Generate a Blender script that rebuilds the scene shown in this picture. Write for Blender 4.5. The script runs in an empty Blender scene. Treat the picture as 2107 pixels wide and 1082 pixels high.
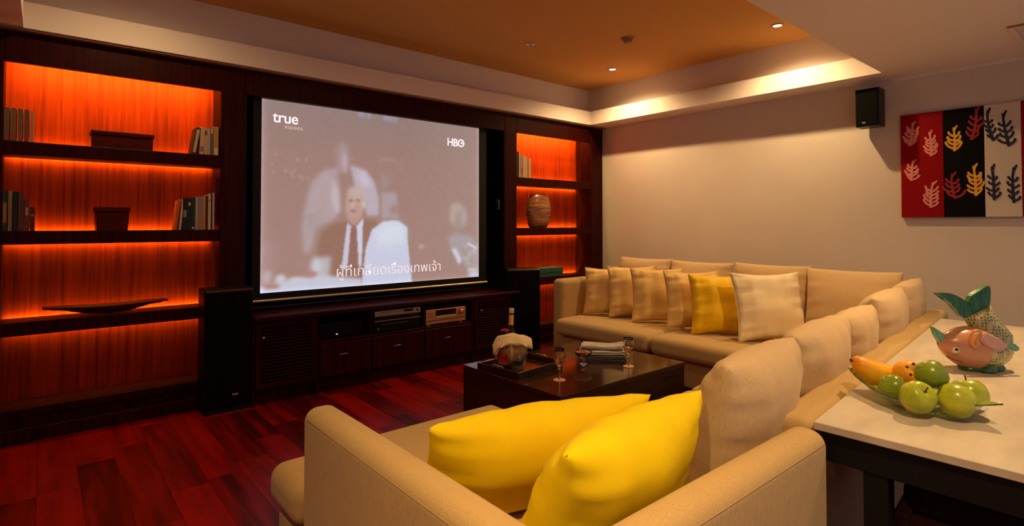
import bpy, bmesh, math, random
import numpy as np
from mathutils import Vector, Matrix, Euler

random.seed(7)
R = math.radians
scn = bpy.context.scene
COL = scn.collection

# ------------------------------------------------------------------ camera
cam_d = bpy.data.cameras.new('camera')
cam = bpy.data.objects.new('camera', cam_d); COL.objects.link(cam)
cam_d.sensor_fit = 'HORIZONTAL'; cam_d.sensor_width = 36.0
cam_d.lens = 36.0 * 1142.7 / 2107.0
cam_d.shift_y = -104.5 / 2107.0
cam_d.clip_start = 0.02
cam.location = (0, 0, 1.35)
cam.rotation_euler = (R(90 + 1.2), 0, -R(40.36))
scn.camera = cam

# ------------------------------------------------------------------ world, exposure
w = bpy.data.worlds.new('world'); scn.world = w; w.use_nodes = True
w.node_tree.nodes['Background'].inputs[0].default_value = (0.66, 0.60, 0.84, 1)
w.node_tree.nodes['Background'].inputs[1].default_value = 0.32
vs = scn.view_settings
vs.view_transform = 'Standard'; vs.look = 'None'; vs.gamma = 1.0; vs.use_curve_mapping = False
vs.exposure = 0.0

# downlights of the room, plus an added unseen fill: (x, y, z, watts)
LAMPS_TRAY = [(4.712, 3.862, 3.03, 112), (4.733, 2.10, 3.03, 104)]
LAMPS_TRAY_HID = [(0.45, 2.06, 3.03, 34), (0.45, 3.80, 3.03, 36), (2.2, 2.95, 3.03, 20)]  # last entry is an unseen lamp added to brighten the fascia
LAMPS_LOW = [(3.35, 0.45, 2.557, 150), (1.15, -0.15, 2.557, 125), (-0.25, 0.35, 2.557, 185)]
LAMP_COL = (1.0, 0.65, 0.28)
LED_COL = (1.0, 0.76, 0.12)
LED_S = 100.0

# ------------------------------------------------------------------ materials
MATS = {}
def mat(name, col, rough=0.5, metal=0.0, spec=0.5, var=0.0, vscale=(6, 6, 6), bump=0.0, bscale=200.0,
        emit=None, estr=0.0, trans=0.0, ior=1.45, coat=0.0, sheen=0.0, objrand=0.0, detail=4.0, col2=None, coords='Object', alpha=1.0):
    if name in MATS: return MATS[name]
    m = bpy.data.materials.new(name); m.use_nodes = True
    nt = m.node_tree; b = nt.nodes['Principled BSDF']
    b.inputs['Base Color'].default_value = (*col, 1)
    b.inputs['Roughness'].default_value = rough
    b.inputs['Metallic'].default_value = metal
    b.inputs['Specular IOR Level'].default_value = spec
    b.inputs['IOR'].default_value = ior
    b.inputs['Transmission Weight'].default_value = trans
    b.inputs['Coat Weight'].default_value = coat
    b.inputs['Sheen Weight'].default_value = sheen
    if emit:
        b.inputs['Emission Color'].default_value = (*emit, 1); b.inputs['Emission Strength'].default_value = estr
    tc = None
    if var > 0 or bump > 0 or objrand > 0:
        tc = nt.nodes.new('ShaderNodeTexCoord')
    if var > 0 or objrand > 0:
        mp = nt.nodes.new('ShaderNodeMapping'); mp.inputs['Scale'].default_value = vscale
        nt.links.new(tc.outputs[coords], mp.inputs['Vector'])
        nz = nt.nodes.new('ShaderNodeTexNoise'); nz.inputs['Scale'].default_value = 1.0; nz.inputs['Detail'].default_value = detail
        nz.inputs['Roughness'].default_value = 0.6
        oi = nt.nodes.new('ShaderNodeObjectInfo')
        if objrand > 0:
            ad = nt.nodes.new('ShaderNodeVectorMath'); ad.operation = 'MULTIPLY_ADD'
            cb = nt.nodes.new('ShaderNodeCombineXYZ')
            for k in range(3): nt.links.new(oi.outputs['Random'], cb.inputs[k])
            nt.links.new(cb.outputs[0], ad.inputs[0]); ad.inputs[1].default_value = (37, 91, 53)
            nt.links.new(mp.outputs[0], ad.inputs[2]); nt.links.new(ad.outputs[0], nz.inputs['Vector'])
        else:
            nt.links.new(mp.outputs[0], nz.inputs['Vector'])
        mx = nt.nodes.new('ShaderNodeMix'); mx.data_type = 'RGBA'
        c2 = col2 if col2 else tuple(c * (1 - var) for c in col)
        mx.inputs['A'].default_value = (*c2, 1)
        mx.inputs['B'].default_value = (*[min(1, c * (1 + 0.5 * var)) for c in col], 1)
        rp = nt.nodes.new('ShaderNodeMapRange'); rp.inputs['From Min'].default_value = 0.32; rp.inputs['From Max'].default_value = 0.68
        if objrand > 0:
            m2 = nt.nodes.new('ShaderNodeMath'); m2.operation = 'MULTIPLY_ADD'
            nt.links.new(oi.outputs['Random'], m2.inputs[0]); m2.inputs[1].default_value = objrand
            s2 = nt.nodes.new('ShaderNodeMath'); s2.operation = 'SUBTRACT'; s2.inputs[1].default_value = objrand / 2
            nt.links.new(nz.outputs['Fac'], s2.inputs[0]); nt.links.new(s2.outputs[0], m2.inputs[2])
            nt.links.new(m2.outputs[0], rp.inputs['Value'])
        else:
            nt.links.new(nz.outputs['Fac'], rp.inputs['Value'])
        nt.links.new(rp.outputs[0], mx.inputs['Factor'])
        nt.links.new(mx.outputs['Result'], b.inputs['Base Color'])
    if bump > 0:
        n2 = nt.nodes.new('ShaderNodeTexNoise'); n2.inputs['Scale'].default_value = bscale; n2.inputs['Detail'].default_value = 3
        nt.links.new(tc.outputs['Object'], n2.inputs['Vector'])
        bp = nt.nodes.new('ShaderNodeBump'); bp.inputs['Strength'].default_value = bump; bp.inputs['Distance'].default_value = 0.01
        nt.links.new(n2.outputs['Fac'], bp.inputs['Height']); nt.links.new(bp.outputs[0], b.inputs['Normal'])
    MATS[name] = m
    return m

WALL = mat('wall_paint', (0.66, 0.59, 0.54), 0.85, spec=0.2, var=0.04, vscale=(2, 2, 2), bump=0.03, bscale=120)
CEIL = mat('ceiling_paint', (0.80, 0.72, 0.69), 0.9, spec=0.1)
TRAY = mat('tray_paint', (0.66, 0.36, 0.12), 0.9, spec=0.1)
WOOD = mat('cabinet_wood_unlit', (0.034, 0.0026, 0.0014), 0.45, spec=0.10, var=0.55, vscale=(38, 38, 1.6), detail=5, bump=0.05, bscale=90)  # joinery wood with the darkness of unlit faces put into its colour
PANEL = mat('veneer_panel_lit', (0.42, 0.028, 0.002), 0.55, spec=0.06, var=0.5, vscale=(42, 42, 1.3), detail=6)  # same wood again, lighter and redder to stand for its lit backs
DARKWOOD = mat('espresso_wood', (0.028, 0.012, 0.009), 0.22, var=0.4, vscale=(4, 30, 30))
TABLEWOOD = mat('black_lacquer_wood', (0.030, 0.012, 0.007), 0.10, spec=0.7, var=0.4, vscale=(3, 30, 30))
PLANK = mat('plank_wood', (0.19, 0.0022, 0.0015), 0.36, spec=0.3, var=0.72, vscale=(16, 1.5, 8), objrand=0.34, detail=5, bump=0.03, bscale=60)
BLACK = mat('black_matte', (0.004, 0.004, 0.0045), 0.6, spec=0.3)
BLACKG = mat('black_gloss', (0.006, 0.006, 0.007), 0.25)
GRILLE = mat('speaker_cloth', (0.004, 0.004, 0.004), 0.95, spec=0.1, bump=0.2, bscale=600)
SILVER = mat('brushed_silver', (0.62, 0.60, 0.60), 0.32, metal=0.9)
CHROME = mat('chrome', (0.85, 0.83, 0.80), 0.12, metal=1.0)
STEEL = mat('bucket_steel', (0.80, 0.68, 0.54), 0.22, metal=1.0)
GOLD = mat('champagne_gold', (0.78, 0.45, 0.26), 0.35, metal=0.7)
FABRIC = mat('sofa_fabric', (0.54, 0.36, 0.15), 0.95, spec=0.1, var=0.14, vscale=(260, 260, 40), bump=0.25, bscale=420, sheen=0.15)
CUSHF = mat('back_cushion_fabric', (0.66, 0.47, 0.26), 0.95, spec=0.1, var=0.13, vscale=(240, 240, 40), bump=0.22, bscale=420, sheen=0.15)
SATIN = mat('beige_satin', (0.84, 0.56, 0.19), 0.5, spec=0.35, var=0.08, vscale=(8, 8, 8), sheen=0.2)
CREAM = mat('cream_satin', (0.92, 0.77, 0.52), 0.48, spec=0.35, var=0.06, vscale=(8, 8, 8), sheen=0.2)
YELLOW = mat('yellow_cotton', (0.85, 0.62, 0.004), 0.75, spec=0.15, var=0.06, vscale=(9, 9, 9), bump=0.06, bscale=300)
SATINY = mat('yellow_satin', (0.92, 0.58, 0.008), 0.5, spec=0.3, var=0.06, vscale=(8, 8, 8))
STONE = mat('travertine', (0.58, 0.50, 0.41), 0.38, var=0.18, vscale=(3, 9, 9), detail=7)
GLASS = mat('clear_glass', (1, 1, 1), 0.02, trans=1.0, ior=1.45)
GREENGLASS = mat('green_glass', (0.62, 0.80, 0.32), 0.05, trans=0.85, ior=1.3)
WHITE = mat('white_plastic', (0.75, 0.68, 0.62), 0.5)
NAPKIN = mat('napkin_cloth', (0.78, 0.60, 0.36), 0.9, spec=0.1, bump=0.2, bscale=250)
LEDM = mat('led_strip', (0.1, 0.05, 0.02), 0.5, emit=LED_COL, estr=LED_S)
LAMPM = mat('lamp_lens', (0.9, 0.8, 0.6), 0.4, emit=(1.0, 0.80, 0.48), estr=9.0)
PAGES = mat('book_pages', (0.62, 0.52, 0.40), 0.85)

# ------------------------------------------------------------------ mesh helpers
def obj(name, bm, m=None, parent=None, smooth=False, loc=None, rot=None, auto=None):
    me = bpy.data.meshes.new(name)
    if isinstance(bm, bmesh.types.BMesh):
        bmesh.ops.recalc_face_normals(bm, faces=bm.faces[:])
        bm.to_mesh(me); bm.free()
    else:
        me.from_pydata(bm[0], [], bm[1]); me.update()
    if m is not None:
        for q in (m if isinstance(m, (list, tuple)) else [m]): me.materials.append(q)
    if smooth:
        me.polygons.foreach_set('use_smooth', [True] * len(me.polygons))
        if auto: 
            try: me.set_sharp_from_angle(angle=R(auto))
            except Exception: pass
    o = bpy.data.objects.new(name, me); COL.objects.link(o)
    if parent: o.parent = parent
    if loc is not None: o.location = loc
    if rot is not None: o.rotation_euler = rot
    return o

def tag(o, label=None, cat=None, group=None, kind=None):
    if label: o['label'] = label
    if cat: o['category'] = cat
    if group: o['group'] = group
    if kind: o['kind'] = kind
    return o

def thing(name, label, cat, loc=(0, 0, 0), rotz=0.0, group=None):
    o = bpy.data.objects.new(name, None); COL.objects.link(o)
    o.empty_display_size = 0.1
    o.location = loc; o.rotation_euler = (0, 0, rotz)
    return tag(o, label, cat, group)

def NB(): return bmesh.new()

def box(bm, x0, x1, y0, y1, z0, z1, bev=0.0, seg=2, M=None):
    t = bmesh.new()
    vs_ = [t.verts.new((x, y, z)) for x in (x0, x1) for y in (y0, y1) for z in (z0, z1)]
    for f in ((0, 1, 3, 2), (4, 6, 7, 5), (0, 4, 5, 1), (2, 3, 7, 6), (0, 2, 6, 4), (1, 5, 7, 3)):
        t.faces.new([vs_[i] for i in f])
    if bev > 0:
        bmesh.ops.bevel(t, geom=t.edges[:], offset=bev, segments=seg, profile=0.5, affect='EDGES')
    join(bm, t, M)
    return bm

def join(bm, t, M=None, mi=0):
    mp = {}
    for v in t.verts:
        mp[v] = bm.verts.new(M @ v.co if M is not None else v.co)
    for f in t.faces:
        try:
            nf = bm.faces.new([mp[v] for v in f.verts]); nf.material_index = f.material_index or mi; nf.smooth = f.smooth
        except ValueError: pass
    t.free()

def prism(bm, pts, d0, d1, axis='y', M=None):
    """pts: 2D polygon; extruded along axis"""
    t = bmesh.new()
    def P(p, d):
        return {'y': (p[0], d, p[1]), 'x': (d, p[0], p[1]), 'z': (p[0], p[1], d)}[axis]
    a = [t.verts.new(P(p, d0)) for p in pts]; b = [t.verts.new(P(p, d1)) for p in pts]
    n = len(pts)
    t.faces.new(a); t.faces.new(b[::-1])
    for i in range(n): t.faces.new((a[i], a[(i + 1) % n], b[(i + 1) % n], b[i]))
    join(bm, t, M)

def lathe(bm, prof, n=28, M=None, close=True):
    t = bmesh.new(); rings = []
    for r, z in prof:
        if r < 1e-5: rings.append([t.verts.new((0, 0, z))])
        else: rings.append([t.verts.new((r * math.cos(2 * math.pi * k / n), r * math.sin(2 * math.pi * k / n), z)) for k in range(n)])
    for a, b in zip(rings, rings[1:]):
        for k in range(n):
            k2 = (k + 1) % n
            if len(a) == 1 and len(b) == 1: continue
            if len(a) == 1: t.faces.new((a[0], b[k], b[k2]))
            elif len(b) == 1: t.faces.new((a[k], b[0], a[k2]))
            else: t.faces.new((a[k], b[k], b[k2], a[k2]))
    join(bm, t, M)

def tube(bm, pts, rad, n=8, M=None, cap=True):
    t = bmesh.new(); rings = []
    pts = [Vector(p) for p in pts]
    rs = rad if isinstance(rad, (list, tuple)) else [rad] * len(pts)
    prev = None
    for i, p in enumerate(pts):
        d = (pts[min(i + 1, len(pts) - 1)] - pts[max(i - 1, 0)]).normalized()
        if prev is None: nx = d.orthogonal().normalized()
        else:
            nx = prev - d * prev.dot(d)
            nx = nx.normalized() if nx.length > 1e-6 else d.orthogonal().normalized()
        prev = nx; ny = d.cross(nx)
        rings.append([t.verts.new(p + (nx * math.cos(2 * math.pi * k / n) + ny * math.sin(2 * math.pi * k / n)) * rs[i]) for k in range(n)])
    for a, b in zip(rings, rings[1:]):
        for k in range(n): t.faces.new((a[k], a[(k + 1) % n], b[(k + 1) % n], b[k]))
    if cap: t.faces.new(rings[0][::-1]); t.faces.new(rings[-1])
    join(bm, t, M)

def grid_faces(nu, nv, off=0, flip=False, wrapu=False):
    fs = []
    for i in range(nu - 1):
        for j in range(nv - 1):
            q = (off + i * nv + j, off + (i + 1) * nv + j, off + (i + 1) * nv + j + 1, off + i * nv + j + 1)
            fs.append(q[::-1] if flip else q)
    return fs

def rbox(bm, x0, x1, y0, y1, z0, z1, r=0.05, crown=0.0, crown_f=0.0, seg=4, mid=7, M=None, wob=0.0, seed=0):
    """rounded, upholstered box; crown bulges the top, crown_f bulges the four sides"""
    lo = Vector((x0, y0, z0)); hi = Vector((x1, y1, z1))
    def ticks(a, b):
        rr = min(r, (b - a) * 0.499)
        e = [rr * (1 - math.cos(math.pi / 2 * k / seg)) for k in range(seg)]
        e = [rr * k / seg for k in range(seg)]
        m_ = [rr + (b - a - 2 * rr) * k / mid for k in range(mid + 1)]
        return [a + q for q in e] + [a + q for q in m_] + [b - q for q in e[::-1]]
    T = [ticks(lo[k], hi[k]) for k in range(3)]
    t = bmesh.new(); cache = {}
    rr = Vector([min(r, (hi[k] - lo[k]) * 0.499) for k in range(3)])
    c = (lo + hi) / 2; h = (hi - lo) / 2
    rnd = random.Random(seed); ph = [rnd.uniform(0, 6.28) for _ in range(6)]
    def V(i, j, k):
        if (i, j, k) in cache: return cache[(i, j, k)]
        p = Vector((T[0][i], T[1][j], T[2][k]))
        q = Vector([min(max(p[a], lo[a] + rr[a]), hi[a] - rr[a]) for a in range(3)])
        d = p - q
        # map square edge offsets onto the arc
        dd = Vector([d[a] / rr[a] for a in range(3)])
        L = dd.length
        if L > 1e-9:
            mxx = max(abs(dd[0]), abs(dd[1]), abs(dd[2]))
            dd = dd / L * mxx
        p = q + Vector([dd[a] * rr[a] for a in range(3)])
        u = [(p[a] - c[a]) / h[a] for a in range(3)]
        f = lambda s: max(0, 1 - s * s)
        if u[2] > 0: p.z += crown * f(u[0]) ** .6 * f(u[1]) ** .6 * u[2]
        p.x += crown_f * f(u[1]) * f(u[2]) * u[0]; p.y += crown_f * f(u[0]) * f(u[2]) * u[1]
        if wob: 
            p.z += wob * math.sin(7 * p.x + ph[0]) * math.sin(8 * p.y + ph[1]) * (0.5 + 0.5 * u[2])
        cache[(i, j, k)] = t.verts.new(p); return cache[(i, j, k)]
    n = [len(T[a]) for a in range(3)]
    for i in range(n[0] - 1):
        for j in range(n[1] - 1):
            t.faces.new((V(i, j, 0), V(i, j + 1, 0), V(i + 1, j + 1, 0), V(i + 1, j, 0)))
            k = n[2] - 1; t.faces.new((V(i, j, k), V(i + 1, j, k), V(i + 1, j + 1, k), V(i, j + 1, k)))
    for i in range(n[0] - 1):
        for k in range(n[2] - 1):
            t.faces.new((V(i, 0, k), V(i + 1, 0, k), V(i + 1, 0, k + 1), V(i, 0, k + 1)))
            j = n[1] - 1; t.faces.new((V(i, j, k), V(i, j, k + 1), V(i + 1, j, k + 1), V(i + 1, j, k)))
    for j in range(n[1] - 1):
        for k in range(n[2] - 1):
            t.faces.new((V(0, j, k), V(0, j, k + 1), V(0, j + 1, k + 1), V(0, j + 1, k)))
            i = n[0] - 1; t.faces.new((V(i, j, k), V(i, j + 1, k), V(i, j + 1, k + 1), V(i, j, k + 1)))
    join(bm, t, M)

def pillow_mesh(wd, ht, th, seed=0, pinch=0.07, ex=0.5, n=34, wrk=0.010, sag=0.0, rc=0.0):
    """knife-edge cushion standing on its lower edge: width x, height z (0..ht), thickness y"""
    rnd = random.Random(seed); ph = [rnd.uniform(0, 6.28) for _ in range(12)]
    V = []; F = []; idx = {}
    def P(u, v, s):
        cu, cv = abs(u), abs(v)
        x = wd / 2 * u * (1 - pinch * (1 - v * v) * cu ** 2)
        z = ht / 2 * v * (1 - pinch * (1 - u * u) * cv ** 2)
        if rc:
            x *= math.sqrt(1 - rc * v * v); z *= math.sqrt(1 - rc * u * u)
        prof = (max(0, (1 - u * u)) * max(0, (1 - v * v))) ** ex
        y = s * th / 2 * prof
        # puckers running in from the seams
        e1 = math.exp(-(1 - cu) / 0.22) * (1 - cu) ** .5 * 2; e2 = math.exp(-(1 - cv) / 0.22) * (1 - cv) ** .5 * 2
        k = wrk * (e1 * (math.sin(15 * v + ph[0] + 3 * u * s) + .6 * math.sin(27 * v + ph[1])) + e2 * (math.sin(14 * u + ph[2] + s) + .5 * math.sin(25 * u + ph[3])))
        k += wrk * 1.1 * prof * math.sin(4 * u + 3 * v + ph[4] + s) * math.sin(3 * v - 5 * u + ph[5])
        y += s * k
        z -= sag * (1 - u * u) * max(0, v)
        return (x, y, z + ht / 2)
    tk = [math.sin(math.pi / 2 * (-1 + 2 * i / (n - 1))) * .6 + .4 * (-1 + 2 * i / (n - 1)) for i in range(n)]
    for s in (1, -1):
        for i, u in enumerate(tk):
            for j, v in enumerate(tk):
                edge = i in (0, n - 1) or j in (0, n - 1)
                key = (i, j, 0 if edge else s)
                if key not in idx:
                    idx[key] = len(V); V.append(P(u, v, s))
        for i in range(n - 1):
            for j in range(n - 1):
                q = []
                for (a, b_) in ((i, j), (i + 1, j), (i + 1, j + 1), (i, j + 1)):
                    e = a in (0, n - 1) or b_ in (0, n - 1)
                    q.append(idx[(a, b_, 0 if e else s)])
                F.append(q if s < 0 else q[::-1])
    return V, F

def pillow_seam(wd, ht, pinch, r=0.004):
    bm = NB(); pts = []
    N = 20
    def E(u, v):
        return Vector((wd / 2 * u * (1 - pinch * (1 - v * v) * u * u), 0, ht / 2 * v * (1 - pinch * (1 - u * u) * v * v) + ht / 2))
    for k in range(N): pts.append(E(-1 + 2 * k / N, -1))
    for k in range(N): pts.append(E(1, -1 + 2 * k / N))
    for k in range(N): pts.append(E(1 - 2 * k / N, 1))
    for k in range(N + 1): pts.append(E(-1, 1 - 2 * k / N))
    tube(bm, pts, r, 6)
    return bm

def pillow(name, label, cat, mt, loc, yaw, lean, wd, ht, th, seed, group=None, pinch=0.07, ex=0.5, wrk=0.010, roll=0.0, seam=True, rc=0.0):
    """yaw: heading of the face normal (degrees, 0 = +Y), lean: top tips back (degrees)"""
    o = obj(name, pillow_mesh(wd, ht, th, seed, pinch, ex, wrk=wrk, rc=rc), mt, smooth=True)
    M = Matrix.Translation(loc) @ Matrix.Rotation(R(yaw), 4, 'Z') @ Matrix.Rotation(R(lean), 4, 'X') @ Matrix.Rotation(R(roll), 4, 'Y')
    o.matrix_world = M
    tag(o, label, cat, group)
    if seam: 
        obj('seam', pillow_seam(wd, ht, pinch, 0.0035), mt, o, smooth=True)
    return o

def children_copy(src, label=None):
    c = src.copy(); COL.objects.link(c)
    for ch in src.children:
        d = ch.copy(); COL.objects.link(d); d.parent = c
        for g in ch.children:
            e = g.copy(); COL.objects.link(e); e.parent = d
    if label: c['label'] = label
    return c

def text_mesh(name, s, size, mt, parent, loc, rot, offset=0.0, extrude=0.0006, sx=1.0, align='LEFT', space=1.0, shear=0.0):
    cu = bpy.data.curves.new(name, 'FONT'); cu.body = s; cu.size = size; cu.offset = offset; cu.extrude = extrude
    cu.align_x = align; cu.space_character = space; cu.shear = shear
    t = bpy.data.objects.new(name + '_tmp', cu); COL.objects.link(t)
    dg = bpy.context.evaluated_depsgraph_get()
    me = bpy.data.meshes.new_from_object(t.evaluated_get(dg)); me.name = name
    bpy.data.objects.remove(t); bpy.data.curves.remove(cu)
    me.materials.clear(); me.materials.append(mt)
    o = bpy.data.objects.new(name, me); COL.objects.link(o)
    o.parent = parent; o.location = loc; o.rotation_euler = rot; o.scale = (sx, 1, 1)
    return o

# ------------------------------------------------------------------ key dimensions (metres)
YC = 4.60      # front face of the built-in joinery
YB = 4.86      # veneer back panels
XB = 5.416     # wall on the right
ZL = 2.557     # lowered ceiling
ZF = 2.72      # top of the fascia ledge
ZT = 3.03       # tray ceiling
TX0, TX1, TY0, TY1 = -0.094, 5.106, 1.45, 4.53    # tray opening

# ------------------------------------------------------------------ structure
def structure():
    b = NB(); box(b, -2.2, 5.6, -1.8, 5.1, -0.12, -0.02)
    fl = tag(obj('floor', b, mat('floor_base', (0.05, 0.006, 0.004), 0.5)), kind='structure')
    # planks run toward the screen wall
    W = 0.172; lens_ = (0.62, 0.9, 1.2)
    meshes = []
    for L in lens_:
        b = NB(); box(b, 0, W - 0.0008, 0, L - 0.0008, -0.02, 0.0, 0.0007, 1)
        t = obj('plank', b, PLANK); meshes.append((L, t.data)); bpy.data.objects.remove(t)
    rnd = random.Random(3)
    ncol = int((5.42 + 1.2) / W) + 1
    for i in range(ncol):
        x = -1.2 + i * W
        y = 0.15 - rnd.uniform(0, 0.9)
        while y < 4.62:
            L, me = rnd.choice(meshes)
            o = bpy.data.objects.new('plank', me); COL.objects.link(o); o.parent = fl; o.location = (x, y, 0)
            y += L
    # walls
    b = NB(); box(b, -2.2, 5.6, 4.90, 5.1, -0.02, 3.2)
    tag(obj('wall_back', b, WALL), kind='structure')
    b = NB(); box(b, XB, XB + 0.18, -1.8, 4.90, -0.02, 3.2)
    tag(obj('wall_right', b, WALL), kind='structure')
    b = NB(); box(b, -2.2, -2.0, -1.8, 4.90, -0.02, 3.2)
    tag(obj('wall_left', b, WALL), kind='structure')
    # lowered ceiling ring, set-back upper band, tray panel
    b = NB()
    def ring(x0, x1, y0, y1, z0, z1):
        X0, X1, Y0, Y1 = -2.2, XB + .1, -1.8, 4.95
        box(b, X0, x0, Y0, Y1, z0, z1); box(b, x1, X1, Y0, Y1, z0, z1)
        box(b, x0, x1, Y0, y0, z0, z1); box(b, x0, x1, y1, Y1, z0, z1)
    ring(TX0, TX1, TY0, TY1, ZL, ZF)
    ring(TX0 - .14, 5.27, TY0 - .14, 4.71, ZF, ZT)
    ce = tag(obj('ceiling', b, CEIL), kind='structure')
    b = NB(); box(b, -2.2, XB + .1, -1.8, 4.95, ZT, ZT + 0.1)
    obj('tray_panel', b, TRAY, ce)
    # cornice bead where the lowered ceiling meets the right wall
    b = NB(); box(b, XB - 0.012, XB, -1.8, TY0, ZL - 0.02, ZL)
    tag(obj('trim_1', b, CEIL), kind='structure')
    # brown strip on the soffit underside between joinery and fascia
    b = NB(); box(b, -2.0, XB, 4.545, YC, ZL - 0.012, ZL)
    tag(obj('trim_2', b, mat('soffit_strip', (0.32, 0.14, 0.06), 0.7)), kind='structure')
structure()

# ------------------------------------------------------------------ ceiling fittings
def downlight(x, y, z, watts, label, lit=True, spot=150):
    t = thing('ceiling_downlight', label, 'downlight', (x, y, z))
    b = NB(); lathe(b, [(0.034, -0.002), (0.036, -0.008), (0.052, -0.006), (0.054, 0.0)], 28)
    obj('trim_ring', b, mat('downlight_trim', (0.55, 0.36, 0.2), 0.5), t, smooth=True)
    b = NB(); lathe(b, [(0.0, -0.004), (0.034, -0.004), (0.034, -0.0005), (0, -0.0005)], 24)
    obj('lamp_lens', b, LAMPM if lit else mat('dark_lens', (0.05, 0.03, 0.02), 0.3), t)
    if watts > 0:
        ld = bpy.data.lights.new('downlight_beam', 'SPOT'); ld.energy = watts; ld.color = LAMP_COL
        ld.spot_size = R(spot); ld.spot_blend = 0.75; ld.shadow_soft_size = 0.028
        lo = bpy.data.objects.new('downlight_beam', ld); COL.objects.link(lo); lo.parent = t; lo.location = (0, 0, -0.014)
    return t
downlight(*LAMPS_TRAY[0], 'lit recessed downlight in the tray ceiling near the screen-wall corner')
downlight(*LAMPS_TRAY[1], 'lit recessed downlight in the tray ceiling beside the lowered ceiling edge')
downlight(*LAMPS_TRAY_HID[0], 'lit recessed downlight in the tray ceiling above the chaise end', spot=110)
downlight(*LAMPS_TRAY_HID[1], 'lit recessed downlight in the tray ceiling in front of the wide bookcase', spot=172)
downlight(*LAMPS_LOW[0], 'lit recessed downlight in the lowered ceiling above the ceramic fish', spot=136)
downlight(*LAMPS_TRAY_HID[2], 'added unseen fill downlight in the tray ceiling brightening the fascia', spot=174)
downlight(*LAMPS_LOW[1], 'lit recessed downlight in the lowered ceiling behind the two yellow pillows', spot=125)
downlight(*LAMPS_LOW[2], 'lit recessed downlight in the lowered ceiling behind the chaise arm', spot=112)

def ceiling_bits():
    t = thing('sprinkler', 'small twin-headed ceiling fitting between downlight and screen wall', 'ceiling fitting', (3.46, 3.815, ZT))
    b = NB(); lathe(b, [(0, -0.004), (0.05, -0.004), (0.055, 0.0)], 24); obj('plate', b, mat('tan_plate', (0.5, 0.3, 0.15), 0.5), t, smooth=True)
    for s in (-1, 1):
        b = NB(); lathe(b, [(0, -0.02), (0.012, -0.018), (0.016, -0.004)], 14); obj('nozzle', b, CHROME, t, True, loc=(0.02 * s, -0.016 * s, 0))
    t = thing('smoke_detector', 'round tan smoke detector on the tray ceiling', 'smoke detector', (4.027, 3.121, ZT))
    b = NB(); lathe(b, [(0, -0.012), (0.06, -0.012), (0.064, 0)], 28); obj('base', b, mat('detector_tan', (0.42, 0.2, 0.09), 0.6), t, smooth=True)
    b = NB(); lathe(b, [(0, -0.044), (0.03, -0.044), (0.04, -0.036), (0.042, -0.012)], 28); obj('sensor_cap', b, mat('detector_cap', (0.34, 0.15, 0.07), 0.6), t, smooth=True)
    # air grille in the lowered ceiling
    t = thing('air_grille', 'white slatted air-conditioning grille in the lowered ceiling', 'air vent', (4.86, 0.42, ZL))
    b = NB()
    for a in ((-.36, .36, .16, .19), (-.36, .36, -.19, -.16), (-.36, -.33, -.16, .16), (.33, .36, -.16, .16)): box(b, *a, -0.014, 0.0, 0.003, 1)
    obj('frame', b, WHITE, t)
    for k in range(7):
        b = NB(); box(b, -.33, .33, -0.012, 0.012, -0.002, 0.002, M=Matrix.Translation((0, -.137 + k * .0455, -0.007)) @ Matrix.Rotation(R(35), 4, 'X'))
        obj('slat', b, WHITE, t)
    b = NB(); box(b, -.365, -.36, -.19, .19, -0.012, 0); obj('edge_bead', b, mat('grille_bead', (0.35, 0.15, 0.05), 0.6), t)  # thin brown bead along one end of the frame
ceiling_bits()

# ------------------------------------------------------------------ built-in joinery
SH = [1.864, 1.305, 0.740]          # shelf tops
BASE_T = 0.205
def bookcase(name, label, xo0, xi0, xi1, xo1):
    t = thing(name, label, 'bookcase', ((xo0 + xo1) / 2, YC, 0))
    def part(n, m, *a, bev=0.004):
        b = NB(); ox = (xo0 + xo1) / 2
        box(b, a[0] - ox, a[1] - ox, a[2] - YC, a[3] - YC, a[4], a[5], bev, 1)
        return obj(n, b, m, t)
    part('side_panel', WOOD, xo0, xi0, YC, YB + .02, 0, 2.545)
    part('side_panel', WOOD, xi1, xo1, YC, YB + .02, 0, 2.545)
    part('top_rail', WOOD, xi0, xi1, YC, YC + .04, 2.355, 2.545)
    part('top_board', WOOD, xi0, xi1, YC + .04, YB - .005, 2.46, 2.545)
    part('back_panel', PANEL, xi0, xi1, YB - .003, YB + .02, 0.1, 2.46, bev=0)
    for z in SH:
        s = part('shelf', WOOD, xi0, xi1, YC + .004, YB - .026, z - .085, z)
        b = NB(); ox = (xo0 + xo1) / 2
        box(b, xi0 + .02 - ox, xi1 - .02 - ox, YB - .020 - YC, YB - .014 - YC, z - .062, z - .022)
        obj('led_strip', b, LEDM, s)
    b = NB(); ox = (xo0 + xo1) / 2
    box(b, xi0 + .05 - ox, xi1 - .05 - ox, YC + .045 - YC, YC + .06 - YC, 2.40, 2.45)
    rail_led = obj('led_strip', b, mat('led_top', (0.1, 0.05, 0.02), 0.5, emit=LED_COL, estr=LED_S * 0.62), t)
    part('base_board', WOOD, xi0, xi1, YC + .004, YB - .004, BASE_T - .05, BASE_T)
    part('plinth', WOOD, xi0, xi1, YC + .02, YC + .05, 0, BASE_T - .05)
    part('plinth_moulding', WOOD, xo0, xo1, YC - .018, YC + .004, 0.0, .085)
    return t
bookcase('bookcase', 'wide dark wood bookcase with glowing orange back beside the screen, holding lidded boxes', -0.35, -0.18, 1.03, 1.20)
bookcase('bookcase', 'dark wood bookcase with glowing orange back against the beige wall, holding a round vase', 3.81, 3.98, 5.20, XB - .004)

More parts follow.
